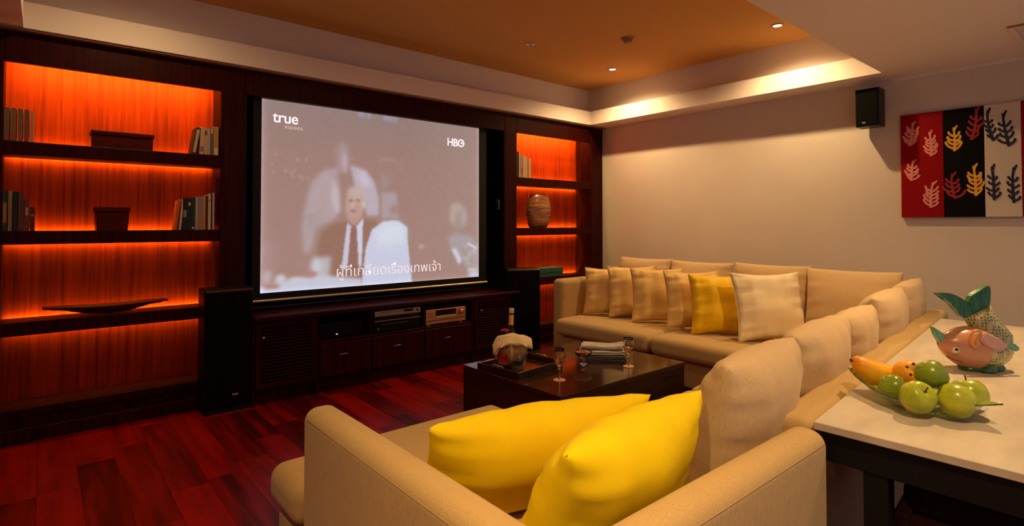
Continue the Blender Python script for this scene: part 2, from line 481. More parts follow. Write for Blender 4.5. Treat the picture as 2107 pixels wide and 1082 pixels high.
def alcove():
    t = thing('screen_alcove', 'black-lined recess with dark wood header framing the projection screen', 'alcove', (2.505, YC, 0))
    def part(n, m, *a, bev=0.003):
        b = NB(); box(b, a[0] - 2.505, a[1] - 2.505, a[2] - YC, a[3] - YC, a[4], a[5], bev, 1); return obj(n, b, m, t)
    part('header', WOOD, 1.202, 3.808, YC, YC + .04, 2.352, 2.545)
    part('back_panel', BLACK, 1.202, 3.808, YB + .0, YB + .02, .66, 2.545)
    part('side_lining', BLACK, 1.202, 1.212, YC + .003, YB, .66, 2.352)
    part('side_lining', BLACK, 3.798, 3.808, YC + .003, YB, .66, 2.352)
alcove()

# remote cradle on the alcove side
t = thing('wall_switch', 'small silver switch plate on the black alcove lining', 'switch', (3.797, 4.70, 1.56))
b = NB(); box(b, -0.012, 0, -0.028, 0.028, -0.055, 0.055, 0.004, 2); obj('plate', b, SILVER, t)
b = NB(); box(b, -0.016, -0.012, -0.014, 0.014, -0.034, 0.012, 0.002, 1); obj('rocker', b, BLACKG, t)

# ------------------------------------------------------------------ projection screen with its picture
SX0, SX1, SZ0, SZ1, SY = 1.335, 3.495, 0.800, 2.375, 4.653
def srgb(*c): return tuple(((q / 255) / 12.92 if q / 255 <= .04045 else ((q / 255 + .055) / 1.055) ** 2.4) for q in c)
def screen():
    W_, H_ = SX1 - SX0, 1.55
    t = thing('projection_screen', 'pull-down projection screen showing men seated at a banquet table', 'projection screen', ((SX0 + SX1) / 2, SY, SZ0))
    # picture raster -> colour attribute on a fine grid
    nu, nv = 330, 240
    U, Vv = np.meshgrid(np.linspace(0, 1, nu), np.linspace(0, 1, nv), indexing='ij')
    lin = lambda c: np.array(c, float)
    img = np.zeros((nu, nv, 3))
    img[:] = lin((162, 128, 119))
    img += ((Vv - .5) * -8)[..., None] * lin((1, 1, .9))
    top = np.clip((Vv - .70) / .30, 0, 1)[..., None]; img = img * (1 - .75 * top) + lin((146, 126, 121)) * .75 * top
    rt = np.clip((U - .62) / .38, 0, 1)[..., None]; img = img * (1 - .55 * rt) + lin((168, 142, 131)) * .55 * rt
    def blur(m, s):
        if s <= 0: return m
        k = np.exp(-0.5 * (np.arange(-3 * s, 3 * s + 1) / s) ** 2); k /= k.sum(); p = len(k) // 2
        m = np.apply_along_axis(lambda r_: np.convolve(np.pad(r_, p, mode='edge'), k, mode='valid'), 0, m)
        return np.apply_along_axis(lambda r_: np.convolve(np.pad(r_, p, mode='edge'), k, mode='valid'), 1, m)
    def poly(pts, col, s=2, a=1.0):
        nonlocal img
        m = np.zeros((nu, nv), bool); n = len(pts); j = n - 1
        for i in range(n):
            x1, y1 = pts[i]; x2, y2 = pts[j]
            if y1 != y2:
                m ^= ((y1 > Vv) != (y2 > Vv)) & (U < (x2 - x1) * (Vv - y1) / (y2 - y1) + x1)
            j = i
        m = blur(m.astype(float), s)[..., None] * a
        img = img * (1 - m) + lin(col) * m
    def ell(cx, cy, rx, ry, col, s=2, a=1.0, rot=0.0):
        nonlocal img
        c_, s_ = math.cos(rot), math.sin(rot)
        X, Y = (U - cx) * 1.39, (Vv - cy)
        m = ((((X * c_ + Y * s_) / (rx * 1.39)) ** 2 + ((-X * s_ + Y * c_) / ry) ** 2) < 1).astype(float)
        m = blur(m, s)[..., None] * a
        img = img * (1 - m) + lin(col) * m
    # standing figure in a pale shirt, moving
    poly([(.302, .67), (.233, .65), (.185, .58), (.163, .461), (.149, .33), (.159, .199), (.182, .199), (.206, .33), (.234, .351), (.284, .383), (.305, .438), (.30, .546), (.29, .628)], (181, 160, 163), 3, .92)
    for k in range(5): poly([(.165 + .004 * k, .30 + .022 * k), (.235, .345 + .02 * k), (.235, .352 + .02 * k), (.165, .31 + .022 * k)], (160, 135, 135), 2, .5)
    poly([(.27, .60), (.295, .55), (.302, .43), (.285, .41), (.262, .50)], (198, 181, 187), 2, .8)
    poly([(.344, .69), (.412, .666), (.452, .598), (.474, .499), (.474, .404), (.419, .402), (.397, .525), (.37, .551), (.358, .606)], (189, 173, 184), 2, .95)
    poly([(.37, .66), (.41, .65), (.44, .58), (.40, .56)], (202, 190, 203), 3, .8)
    ell(.312, .73, .022, .085, (177, 151, 156), 4, .85); ell(.322, .70, .012, .06, (190, 168, 177), 2, .7)
    # figure behind
    poly([(.486, .543), (.555, .54), (.567, .392), (.486, .39)], (175, 158, 162), 2, .9)
    ell(.50, .60, .022, .05, (168, 145, 140), 5, .7); ell(.545, .44, .02, .03, (160, 122, 108), 3, .7)
    # seated man: suit, collar, tie, head
    poly([(.188, .05), (.225, .303), (.264, .35), (.329, .37), (.398, .379), (.464, .37), (.475, .299), (.41, .03)], (152, 113, 97), 2)
    poly([(.333, .365), (.356, .334), (.334, .10), (.309, .10)], (202, 196, 212), 1)
    poly([(.348, .334), (.376, .345), (.383, .10), (.336, .10)], (150, 108, 100), 1)
    poly([(.373, .345), (.402, .388), (.397, .12), (.384, .10)], (206, 202, 218), 1)
    ell(.362, .425, .036, .075, (186, 148, 136), 2); ell(.366, .475, .041, .085, (190, 154, 142), 2)
    ell(.372, .535, .037, .036, (194, 170, 162), 3); ell(.402, .49, .012, .05, (192, 170, 164), 2)
    ell(.349, .487, .011, .007, (150, 112, 106), 1, .8); ell(.380, .489, .010, .007, (150, 112, 106), 1, .8)
    ell(.356, .462, .008, .018, (202, 170, 158), 1, .8); ell(.358, .428, .016, .006, (152, 108, 102), 1, .85)
    ell(.406, .462, .007, .018, (205, 182, 174), 1, .9)
    # chair back in a white cover
    poly([(.395, -.02), (.414, .215), (.442, .322), (.497, .372), (.567, .373), (.61, .332), (.61, .267), (.623, .118), (.635, -.02)], (202, 202, 222), 1)
    poly([(.45, .30), (.50, .36), (.565, .362), (.60, .325), (.595, .24), (.47, .22)], (214, 220, 230), 5, .8)
    # woman on the right
    ell(.881, .404, .047, .085, (172, 148, 142), 4, .95); ell(.868, .46, .035, .03, (186, 166, 158), 3, .8); ell(.847, .40, .014, .045, (190, 164, 160), 3, .8)
    ell(.912, .40, .012, .06, (188, 172, 166), 3, .7)
    poly([(.819, .262), (.859, .293), (.957, .275), (.995, .209), (.996, .01), (.944, .011), (.901, .117), (.846, .183)], (174, 158, 160), 3, .95)
    poly([(.84, .199), (.868, .192), (.901, .117), (.884, .086)], (208, 208, 222), 2); poly([(.935, .235), (.99, .195), (.99, .18), (.93, .22)], (212, 205, 214), 1)
    for k in range(14):
        rr_ = random.Random(k); ell(.90 + .09 * rr_.random(), .03 + .18 * rr_.random(), .008, .012, ((196, 190, 190), (160, 135, 118), (186, 178, 150))[k % 3], 2, .8)
    # table, glasses, plates
    poly([(0, -.02), (0, .03), (.069, .052), (.159, .069), (.206, .078), (.40, .04), (.40, -.02)], (198, 196, 212), 2)
    for cx_, w_, h_, c_ in ((.025, .016, .11, (190, 188, 192)), (.232, .034, .17, (200, 198, 210))):
        poly([(cx_ - w_, h_), (cx_ + w_, h_ + .005), (cx_ + w_ * .8, .05), (cx_ - w_ * .8, .05)], c_, 3, .75)
    ell(.205, .12, .02, .05, (206, 206, 218), 3, .8); ell(.072, .065, .02, .025, (202, 196, 204), 2); ell(.185, .082, .028, .016, (178, 130, 120), 2); ell(.04, .03, .03, .012, (168, 120, 98), 2)
    ell(.125, .06, .03, .008, (214, 205, 205), 2); ell(.97, .02, .03, .02, (205, 202, 216), 3); ell(.96, .05, .03, .008, (216, 206, 190), 2)
    ell(.03, .20, .035, .07, (172, 138, 140), 5, .7); ell(.68, .215, .016, .012, (196, 160, 156), 2)
    # small lights high in the shot
    for k in range(16):
        rr_ = random.Random(40 + k); ell(.03 + .22 * rr_.random(), .62 + .13 * rr_.random() ** 2 - .02, .004, .010, (190, 165, 150), 1, .55)
    poly([(.48, .742), (.554, .742), (.554, .73), (.48, .73)], (182, 156, 144), 2, .6)
    for u_ in (.385, .40, .425, .50, .515, .53, .55): ell(u_, .985, .006, .018, (160, 165, 200), 2, .8)
    # soft bright rim left and right of the projected frame
    ed = (np.exp(-U / .012) + np.exp(-(1 - U) / .010) + np.exp(-Vv / .01))[..., None]; img = img + ed * lin((26, 26, 34))
    rs = np.random.RandomState(2); img += blur(rs.randn(nu, nv), 2)[..., None] * 5
    img = np.clip(img, 0, 255) / 255
    colr = np.where(img <= .04045, img / 12.92, ((img + .055) / 1.055) ** 2.4)
    # grid mesh carrying the picture
    verts = np.stack([(U - .5) * W_, np.zeros_like(U), Vv * H_], -1).reshape(-1, 3)
    ii, jj = np.meshgrid(np.arange(nu - 1), np.arange(nv - 1), indexing='ij')
    a_ = ii * nv + jj; faces = np.stack([a_, a_ + nv, a_ + nv + 1, a_ + 1], -1).reshape(-1, 4)
    me = bpy.data.meshes.new('screen_picture'); me.from_pydata(verts.tolist(), [], faces.tolist()); me.update()
    at = me.color_attributes.new('picture', 'FLOAT_COLOR', 'POINT')
    buf = np.ones((nu * nv, 4), np.float32); buf[:, :3] = colr.reshape(-1, 3); at.data.foreach_set('color', buf.ravel())
    m = bpy.data.materials.new('projected_picture'); m.use_nodes = True; nt = m.node_tree; nt.nodes.clear()
    out = nt.nodes.new('ShaderNodeOutputMaterial'); em = nt.nodes.new('ShaderNodeEmission'); ca = nt.nodes.new('ShaderNodeVertexColor'); ca.layer_name = 'picture'
    nt.links.new(ca.outputs[0], em.inputs[0]); em.inputs[1].default_value = 1.0; nt.links.new(em.outputs[0], out.inputs[0])
    me.materials.append(m)
    pic = bpy.data.objects.new('screen_picture', me); COL.objects.link(pic); pic.parent = t; pic.location = (0, -0.004, 0)
    # cloth with black border, weight bar
    b = NB(); hw = W_ / 2
    box(b, -hw - .062, hw + .098, -0.003, 0.001, -0.052, 1.60); obj('screen_cloth', b, BLACK, t)
    b = NB(); tube(b, [(-hw - .07, 0, -.062), (hw + .11, 0, -.062)], 0.011, 10); bar = obj('weight_bar', b, mat('bar_silver', (0.78, 0.66, 0.52), 0.35, metal=0.6), t, smooth=True, auto=40)
    LG = mat('logo_light', (1, 1, 1), emit=srgb(232, 232, 246), estr=1.0)
    ST = mat('subtitle_light', (1, 1, 1), emit=srgb(208, 204, 216), estr=1.0)
    DM = mat('logo_dim', (1, 1, 1), emit=srgb(190, 165, 155), estr=1.0)
    rx = (R(90), 0, 0)
    X = lambda u: (u - .5) * W_; Z = lambda v: v * H_
    text_mesh('logo_lettering', 'true', .128, LG, pic, (X(.039), -.002, Z(.886)), rx, offset=.0012, sx=.98, space=.95)
    text_mesh('logo_lettering', 'visions', .052, DM, pic, (X(.082), -.002, Z(.856)), rx, sx=.9, space=1.15)
    text_mesh('logo_lettering', 'HBO', .108, LG, pic, (X(.815), -.002, Z(.862)), rx, offset=.0018, sx=.98, space=.92)
    b = NB(); lathe(b, [(0, 0), (.012, 0), (.012, .001), (0, .001)], 16, M=Matrix.Translation((X(.897), -.003, Z(.887))) @ Matrix.Rotation(R(90), 4, 'X')); obj('logo_dot', b, LG, pic)
    text_mesh('subtitle_lettering', 'ผู้ที่เกลียดเรื่องเทพเจ้า', .125, ST, pic, (X(.285), -.002, Z(.058)), rx, offset=-.0008, sx=1.0)
screen()

# ------------------------------------------------------------------ media cabinet
def media_cabinet():
    ox, oy = 2.48, 4.38
    t = thing('media_cabinet', 'long low dark wood media cabinet with louvred doors and drawers under the screen', 'media cabinet', (ox, oy, 0))
    def part(n, m, *a, bev=0.003, parent=None):
        b = NB(); box(b, a[0] - ox, a[1] - ox, a[2] - oy, a[3] - oy, a[4], a[5], bev, 1); return obj(n, b, m, parent or t)
    yb = 4.84
    part('top', WOOD, 1.206, 3.80, 4.345, yb, .622, .656, bev=.006)
    part('bottom', WOOD, 1.21, 3.70, 4.40, yb, .085, .115)
    part('plinth', WOOD, 1.23, 3.68, 4.42, 4.45, 0, .085)
    part('back_panel', BLACK, 1.21, 3.70, yb - .015, yb, .115, .622)
    for x0, x1 in ((1.206, 1.226), (1.682, 1.706), (3.208, 3.236), (3.69, 3.71)): part('stile', WOOD, x0, x1, 4.38, yb - .016, .0, .622)
    for x0, x1 in ((2.150, 2.166), (2.672, 2.690)): part('divider', WOOD, x0, x1, 4.39, yb - .016, .116, .622)
    part('bay_shelf', WOOD, 1.707, 3.207, 4.385, yb - .016, .390, .408)
    # drawers with bail pulls
    for x0, x1 in ((1.708, 2.156), (2.162, 2.678), (2.684, 3.205)):
        d = part('drawer', WOOD, x0 + .003, x1 - .003, 4.372, 4.39, .122, .386, bev=.004)
        cx_ = (x0 + x1) / 2 - ox - .02; b = NB()
        pts = [(cx_ - .045 + .09 * k / 8, -.008 - .022 * math.sin(math.pi * k / 8), .282 + .012 * math.sin(math.pi * k / 8)) for k in range(9)]
        tube(b, pts, .0045, 8); obj('pull', b, CHROME, d, smooth=True)
    # louvred doors
    for x0, x1, kx in ((1.228, 1.680, 1.275), (3.238, 3.688, 3.30)):
        d = thing_part = part('door', WOOD, x0, x1, 4.385, 4.395, .12, .615)
        b = NB()
        for a in ((x0, x0 + .035, .12, .615), (x1 - .035, x1, .12, .615)): box(b, a[0] - ox, a[1] - ox, -.012, .006, a[2], a[3], .002, 1)
        for a in ((x0 + .036, x1 - .036, .12, .155), (x0 + .036, x1 - .036, .58, .615)): box(b, a[0] - ox, a[1] - ox, -.012, .006, a[2], a[3], .002, 1)
        obj('door_frame', b, WOOD, d)
        ns = 17; me = None
        for k in range(ns):
            z = .168 + k * (.40 / (ns - 1))
            if me is None:
                b = NB(); box(b, -(x1 - x0) / 2 + .037, (x1 - x0) / 2 - .037, -.012, .012, -.002, .002, M=Matrix.Rotation(R(-40), 4, 'X'))
                s = obj('slat', b, WOOD, d); me = s.data
            else:
                s = bpy.data.objects.new('slat', me); COL.objects.link(s); s.parent = d
            s.location = ((x0 + x1) / 2 - ox, -.001, z)
        b = NB(); tube(b, [(kx - ox, -.012, .505), (kx - ox, -.034, .505)], .006, 10)
        lathe(b, [(0, -.011), (.012, -.006), (.013, .004), (.006, .011), (0, .011)], 16, M=Matrix.Translation((kx - ox, -.038, .505)) @ Matrix.Rotation(R(90), 4, 'X'))
        obj('knob', b, CHROME, d, smooth=True)
media_cabinet()

def av_gear():
    # receiver (black) in the open bay nearest the louvred door
    t = thing('set_top_box', 'black set-top box with a blue light in the open cabinet bay', 'set-top box', (1.93, 4.44, .408))
    b = NB(); box(b, -.19, .19, 0, .28, .008, .125, .004, 2); obj('case', b, BLACKG, t)
    for s in (-.15, .15): 
        b = NB(); box(b, s - .02, s + .02, .03, .07, 0, .008); obj('foot', b, BLACK, t)
    b = NB(); box(b, -.06, -.045, -.003, 0, .03, .038); obj('power_light', b, mat('blue_led', (0, 0, 0), emit=(.35, .42, 1), estr=1.6), t)
    t = thing('dvd_recorder', 'black disc recorder beneath the slim silver player', 'disc player', (2.42, 4.40, .408))
    b = NB(); box(b, -.225, .225, 0, .30, .010, .140, .004, 2); obj('case', b, BLACKG, t)
    b = NB(); box(b, -.225, .225, -.004, 0, .100, .106); obj('trim_line', b, SILVER, t)
    b = NB(); box(b, -.16, .10, -.004, 0, .070, .074); obj('disc_tray', b, mat('dark_grey', (.10, .11, .12), .4), t)
    b = NB(); lathe(b, [(0, 0), (.008, 0), (.008, .006), (0, .006)], 14, M=Matrix.Translation((-.19, 0, .035)) @ Matrix.Rotation(R(90), 4, 'X')); obj('button', b, SILVER, t)
    for s in (-.18, .18):
        b = NB(); box(b, s - .02, s + .02, .03, .07, 0, .010); obj('foot', b, BLACK, t)
    t = thing('disc_player', 'slim silver disc player on top of the black recorder', 'disc player', (2.42, 4.395, .548))
    b = NB(); box(b, -.225, .225, 0, .28, .003, .050, .003, 2); obj('case', b, SILVER, t)
    b = NB(); box(b, .055, .15, -.003, 0, .022, .044, .001, 1); obj('display', b, BLACKG, t)
    b = NB(); box(b, -.16, .05, -.003, 0, .026, .042, .001, 1); obj('disc_tray', b, mat('grey_tray', (.42, .36, .37), .4, metal=.5), t)
    for k in range(4):
        b = NB(); box(b, -.19 + k * .03, -.172 + k * .03, -.003, 0, .010, .016); obj('button', b, mat('grey_btn', (.35, .33, .33), .4), t)
    b = NB(); lathe(b, [(0, 0), (.010, 0), (.010, .006), (0, .006)], 16, M=Matrix.Translation((.192, 0, .028)) @ Matrix.Rotation(R(90), 4, 'X')); obj('dial', b, BLACKG, t)
    for s in (-.18, .18):
        b = NB(); box(b, s - .02, s + .02, .03, .07, 0, .004); obj('foot', b, BLACK, t)
    t = thing('amplifier', 'champagne gold amplifier with a round volume knob in the cabinet bay', 'amplifier', (2.925, 4.395, .408))
    b = NB(); box(b, -.222, .222, 0, .30, .014, .148, .004, 2); obj('case', b, GOLD, t)
    b = NB(); box(b, -.118, .108, -.004, 0, .088, .140, .002, 1); obj('display', b, BLACKG, t)
    b = NB(); box(b, -.118, .108, -.006, 0, .068, .086, .001, 1); obj('tuning_bar', b, mat('pale_gold', (.9, .72, .55), .3, metal=.5), t)
    b = NB(); box(b, -.222, .222, -.003, 0, .046, .052); obj('panel_groove', b, mat('groove', (.06, .03, .02), .5), t)
    b = NB(); lathe(b, [(0, .028), (.026, .026), (.030, .0)], 24, M=Matrix.Translation((.165, 0, .108)) @ Matrix.Rotation(R(90), 4, 'X')); obj('volume_knob', b, GOLD, t, smooth=True)
    for k in range(6):
        b = NB(); box(b, -.205 + (k % 3) * .026, -.188 + (k % 3) * .026, -.004, 0, .085 + (k // 3) * .026, .095 + (k // 3) * .026); obj('button', b, mat('gold_btn', (.55, .28, .16), .4, metal=.5), t)
    for s in (-.19, .17):
        b = NB(); lathe(b, [(0, 0), (.018, 0), (.020, .014), (0, .014)], 16, M=Matrix.Translation((s, .02, 0))); obj('foot', b, GOLD, t)
av_gear()

def tower(loc, rotz, label, w_=.325, d_=.215, h_=.885):
    t = thing('floor_speaker', label, 'speaker', loc, rotz, 'floor-standing speakers flanking the screen')
    b = NB(); box(b, -w_ / 2, w_ / 2, 0.016, d_, .03, h_, .012, 3); obj('cabinet', b, mat('speaker_wood', (.006, .003, .0025), .5, spec=.15), t)
    b = NB(); box(b, -w_ / 2 + .012, w_ / 2 - .012, 0, .016, .06, h_ - .03, .008, 2); obj('grille', b, GRILLE, t)
    b = NB(); box(b, -w_ / 2 + .01, w_ / 2 - .01, .012, d_ - .01, 0, .03); obj('plinth', b, BLACK, t)
    b = NB(); box(b, -w_ / 2 + .008, w_ / 2 - .008, .001, .016, h_ - .028, h_ - .008, .004, 1); obj('top_trim', b, mat('trim_brown', (.06, .02, .012), .35), t)
    b = NB(); box(b, .02, .06, -.003, 0, .115, .128, .001, 1); obj('badge', b, SILVER, t)
    return t
tower((1.05, 4.368, 0), 0, 'tall black floor speaker standing in front of the wide bookcase')
tower((3.845, 4.33, 0), R(-27), 'tall black floor speaker angled in front of the vase bookcase', w_=.36, d_=.20)

# small speaker on the right wall
t = thing('wall_speaker', 'small black bookshelf speaker bracketed high on the beige wall', 'speaker', (5.20, 1.588, 2.158), 0)
b = NB(); box(b, .012, .16, -.088, .088, 0, .315, .006, 2); obj('cabinet', b, mat('speaker_black', (.012, .011, .012), .45), t)
b = NB(); box(b, 0, .012, -.080, .080, .008, .307, .004, 2); obj('grille', b, GRILLE, t)
b = NB(); box(b, -.003, 0, .008, .034, .024, .036, .001, 1); obj('badge', b, SILVER, t)
b = NB(); box(b, .16, .2155, -.025, .025, .12, .2); obj('bracket', b, BLACK, t)

# ------------------------------------------------------------------ painting
def coral(seed, h_, wd, th, up=True):
    """a branching seaweed cut-out: flat, a few mm thick; in the (y, z) plane, growing in +z"""
    rnd = random.Random(seed); bm = NB()
    def stroke(pts, r0, r1):
        pts = [Vector((p[0], p[1])) for p in pts]; L = []; Rr = []
        n = len(pts)
        for i, p in enumerate(pts):
            d = (pts[min(i + 1, n - 1)] - pts[max(0, i - 1)]).normalized(); nn = Vector((-d.y, d.x)); r_ = r0 + (r1 - r0) * i / (n - 1)
            L.append(p + nn * r_); Rr.append(p - nn * r_)
        tip = pts[-1] + (pts[-1] - pts[-2]).normalized() * r1
        prism(bm, [tuple(q) for q in L] + [tuple(tip)] + [tuple(q) for q in Rr[::-1]], 0, -.002 - .002 * rnd.random(), 'x')
    bend = rnd.uniform(-.12, .12)
    tr = [(bend * h_ * math.sin(2.2 * k / 8), h_ * k / 8) for k in range(9)]
    stroke(tr, th * .8, th * .55)
    nb = rnd.choice((4, 5))
    for i in range(nb):
        for s in (-1, 1):
            f = .06 + .72 * (i + .25 * (s > 0) + rnd.uniform(-.04, .04)) / nb
            k = f * 8; i0 = min(7, int(k)); p = Vector(tr[i0]).lerp(Vector(tr[i0 + 1]), k - i0)
            L = wd * (.50 - .20 * f) * rnd.uniform(.8, 1.15); a0 = R(rnd.uniform(8, 26)); pts = [tuple(p)]
            q = p.copy(); a = a0
            for j in range(5):
                q = q + Vector((s * math.cos(a), math.sin(a))) * L / 5; a += R(rnd.uniform(9, 17)); pts.append(tuple(q))
            stroke(pts, th * .7, th * .62)
            if rnd.random() < .4:
                m_ = Vector(pts[3]); stroke([tuple(m_), tuple(m_ + Vector((s * .25, .5)).normalized() * L * .22), tuple(m_ + Vector((s * .3, 1)).normalized() * L * .42)], th * .55, th * .5)
    stroke([tr[-2], (tr[-1][0] - wd * .08, h_ * 1.0), (tr[-1][0] - wd * .15, h_ * 1.07)], th * .6, th * .55)
    return bm
def painting():
    z0, z1 = 1.402, 2.238
    t = thing('painting', 'striped red, black and white canvas with branching seaweed shapes on the wall', 'painting', (XB, 0.9, z0))
    cols = {'red': mat('paint_red', (.27, .003, .005), .7, spec=.1), 'black': mat('paint_black', (.004, .0035, .005), .7, spec=.1), 'white': mat('paint_white', (.62, .55, .47), .7)}
    pk = mat('paint_pink', (.72, .24, .22), .6); yl = mat('paint_yellow', (.80, .42, .04), .6); rd = mat('paint_darkred', (.33, .01, .02), .6); nv = mat('paint_navy', (.008, .010, .045), .6)
    ys = [1.402, 1.118, .871, .664, .40]
    motifs = [[(.22, .307, .185, .115, 4, pk), (.72, .42, .19, .11, -6, pk), (.25, .645, .16, .11, 6, pk), (.70, .91, .20, .13, 8, pk)],
              [(.28, .39, .18, .13, -4, yl), (.70, .30, .235, .12, 3, rd), (.28, .83, .19, .14, 0, rd), (.79, .81, .225, .13, -5, yl)],
              [(.26, .325, .23, .085, -3, nv), (.68, .385, .245, .115, -5, nv), (.25, .85, .245, .09, -4, nv), (.78, .88, .255, .085, 3, nv)],
              [(.3, .40, .18, .11, 3, pk), (.7, .8, .2, .11, -5, pk)]]
    for i, c in enumerate(('red', 'black', 'white', 'red')):
        b = NB(); box(b, -.030, -.002, ys[i + 1] - .9 + .0008, ys[i] - .9 - .0008, 0, z1 - z0, .0015, 1)
        p = tag(obj('canvas_panel', b, cols[c], t), label='%s painted canvas stripe' % c)
        for k, (fy, fz, h_, wd, rt, mt_) in enumerate(motifs[i]):
            y = ys[i] + (ys[i + 1] - ys[i]) * fy - .9; z = (z1 - z0) * (1 - fz)
            o = obj('seaweed_motif', coral(10 * i + k + 3, h_, wd * 1.15, .0118), mt_, p, loc=(-.030, y, z), rot=(R(rt), 0, 0))
painting()

# ------------------------------------------------------------------ sofas
SD_A = math.atan(0.0946)
SD_O = Vector((1.825, 0.716, 0))
def sofa_d_pt(x, y, z=0): 
    c, s = math.cos(SD_A), math.sin(SD_A)
    return Vector((SD_O.x + x * c - y * s, SD_O.y + x * s + y * c, z))

def seam_line(name, pts, parent, m=None, r=.0028):
    b = NB(); tube(b, pts, r, 6); return obj(name, b, m or mat('seam_thread', (.40, .26, .13), .95), parent, smooth=True)

def chaise():
    t = thing('chaise_sofa', 'beige fabric chaise with one arm holding the two big yellow pillows', 'sofa', (1.25, 1.4, 0))
    O = Matrix.Translation((-1.25, -1.4, 0))
    b = NB(); rbox(b, .70, 1.79, .67, 2.20, .06, .285, .03, M=O); obj('base', b, FABRIC, t, smooth=True)
    b = NB(); rbox(b, .690, .806, .658, 1.93, .07, .722, .045, seg=5, crown=.006, M=O); obj('arm', b, FABRIC, t, smooth=True)
    b = NB(); rbox(b, .812, 1.80, .655, .768, .07, .735, .045, seg=5, crown=.004, M=O); obj('backrest', b, FABRIC, t, smooth=True)
    b = NB(); rbox(b, .812, 1.785, .775, 2.255, .29, .440, .055, crown=.015, M=O, seg=5)
    rbox(b, .676, 1.0, 1.945, 2.245, .29, .438, .055, crown=.004, M=O, seg=5); obj('seat_cushion', b, FABRIC, t, smooth=True)
    seam_line('arm_seam', [(.6935 - 1.25, y - 1.4, .690) for y in np.linspace(.71, 1.88, 6)], t)
    seam_line('back_seam', [(x - 1.25, .6585 - 1.4, .703) for x in np.linspace(.86, 1.76, 6)], t)
    for x in (.76, 1.72):
        for y in (.73, 2.10):
            b = NB(); lathe(b, [(0, 0), (.018, 0), (.024, .062), (0, .062)], 14, M=Matrix.Translation((x - 1.25, y - 1.4, 0))); obj('leg', b, DARKWOOD, t, smooth=True, auto=40)
chaise()

def sofa_d():
    t = thing('sectional_sofa', 'beige fabric sofa section backing on to the stone-topped console', 'sofa', SD_O, SD_A)
    L = 3.13
    b = NB(); rbox(b, .09, L, .02, .90, .06, .285, .03); obj('base', b, FABRIC, t, smooth=True)
    b = NB(); rbox(b, .0, L, .0, .125, .008, .738, .035, seg=4, mid=10); obj('backrest', b, FABRIC, t, smooth=True)
    for k, (a, c) in enumerate(((.085, 1.02), (1.03, 2.06), (2.07, L))):
        b = NB(); rbox(b, a, c, .13, .935, .29, .44, .05, crown=.015, seg=5, seed=k); obj('seat_cushion', b, FABRIC, t, smooth=True)
    seam_line('back_seam', [(x, .1255, .705) for x in np.linspace(.03, L - .03, 6)], t)
    for x in (.08, L - .08):
        for y in (.08, .82):
            b = NB(); lathe(b, [(0, 0), (.018, 0), (.024, .062), (0, .062)], 14, M=Matrix.Translation((x, y, 0))); obj('leg', b, DARKWOOD, t, smooth=True, auto=40)
sofa_d()

def sofa_b():
    t = thing('sectional_sofa', 'beige fabric sofa section along the beige wall lined with throw pillows', 'sofa', (4.5, 2.95, 0))
    O = Matrix.Translation((-4.5, -2.95, 0))
    b = NB(); rbox(b, 3.87, 5.01, 1.96, 3.853, .06, .275, .03, M=O); obj('base', b, FABRIC, t, smooth=True)
    b = NB(); rbox(b, 3.925, 5.20, 3.855, 4.005, .07, .80, .05, seg=5, M=O); obj('arm', b, FABRIC, t, smooth=True)
    b = NB(); rbox(b, 5.02, 5.20, 1.30, 3.85, .07, .79, .05, seg=5, M=O); obj('backrest', b, FABRIC, t, smooth=True)
    for k, (a, c) in enumerate(((1.955, 2.755), (2.765, 3.848))):
        b = NB(); rbox(b, 3.80, 5.015, a, c, .28, .435, .055, crown=.015, seg=5, M=O); obj('seat_cushion', b, FABRIC, t, smooth=True)
    for x in (3.95, 5.1):
        for y in (2.0, 3.92):
            b = NB(); lathe(b, [(0, 0), (.018, 0), (.024, .062), (0, .062)], 14, M=Matrix.Translation((x - 4.5, y - 2.95, 0))); obj('leg', b, DARKWOOD, t, smooth=True, auto=40)
sofa_b()

# ------------------------------------------------------------------ cushions
ZS = .452
# back cushions of the section along the wall (faces look toward -X)
bc = [((4.86, 3.55), .66, .55), ((4.86, 2.90), .66, .545), ((4.86, 2.23), .66, .555)]
lb = ['beige back cushion on the wall sofa behind the pale pillows near its arm', 'beige back cushion on the wall sofa behind the pale pillow beside the yellow one', 'beige back cushion on the wall sofa behind the large cream pillow']
for k, ((x, y), w_, h_) in enumerate(bc):
    pillow('back_cushion', lb[k], 'cushion', CUSHF, (x - .09, y, ZS), 90, 10, w_, h_, .20, 60 + k, 'back cushions of the wall sofa', pinch=.04, ex=.42, wrk=.006, seam=False)
pillow('back_cushion', 'plain tan back cushion in the corner where the two sofas meet', 'cushion', CUSHF, (4.74, 1.58, ZS), 95, 12, .66, .55, .22, 70, pinch=.04, ex=.42, wrk=.005, seam=False)
# back cushions of the section along the console
dc = [(.0, .62, .50, .26), (.64, .72, .505, .25), (1.28, .57, .49, .23), (1.95, .75, .52, .25), (2.67, .70, .53, .22)]
ll = ['plump creased tan cushion on the console sofa nearest the chaise', 'tan cushion with fanned creases, second from the chaise on the console sofa', 'small tan cushion in the middle of the row along the console', 'tan cushion next to last before the wall on the console sofa', 'tan cushion at the wall end of the row along the console']
for k, (x, w_, h_, th) in enumerate(dc):
    p = sofa_d_pt(x + .03, .275, ZS)
    pillow('back_cushion', ll[k], 'cushion', CUSHF, p, math.degrees(SD_A), 14, w_, h_, th, 80 + k, 'back cushions along the console', pinch=.02, ex=.42, wrk=.0065, seam=False, rc=.05)
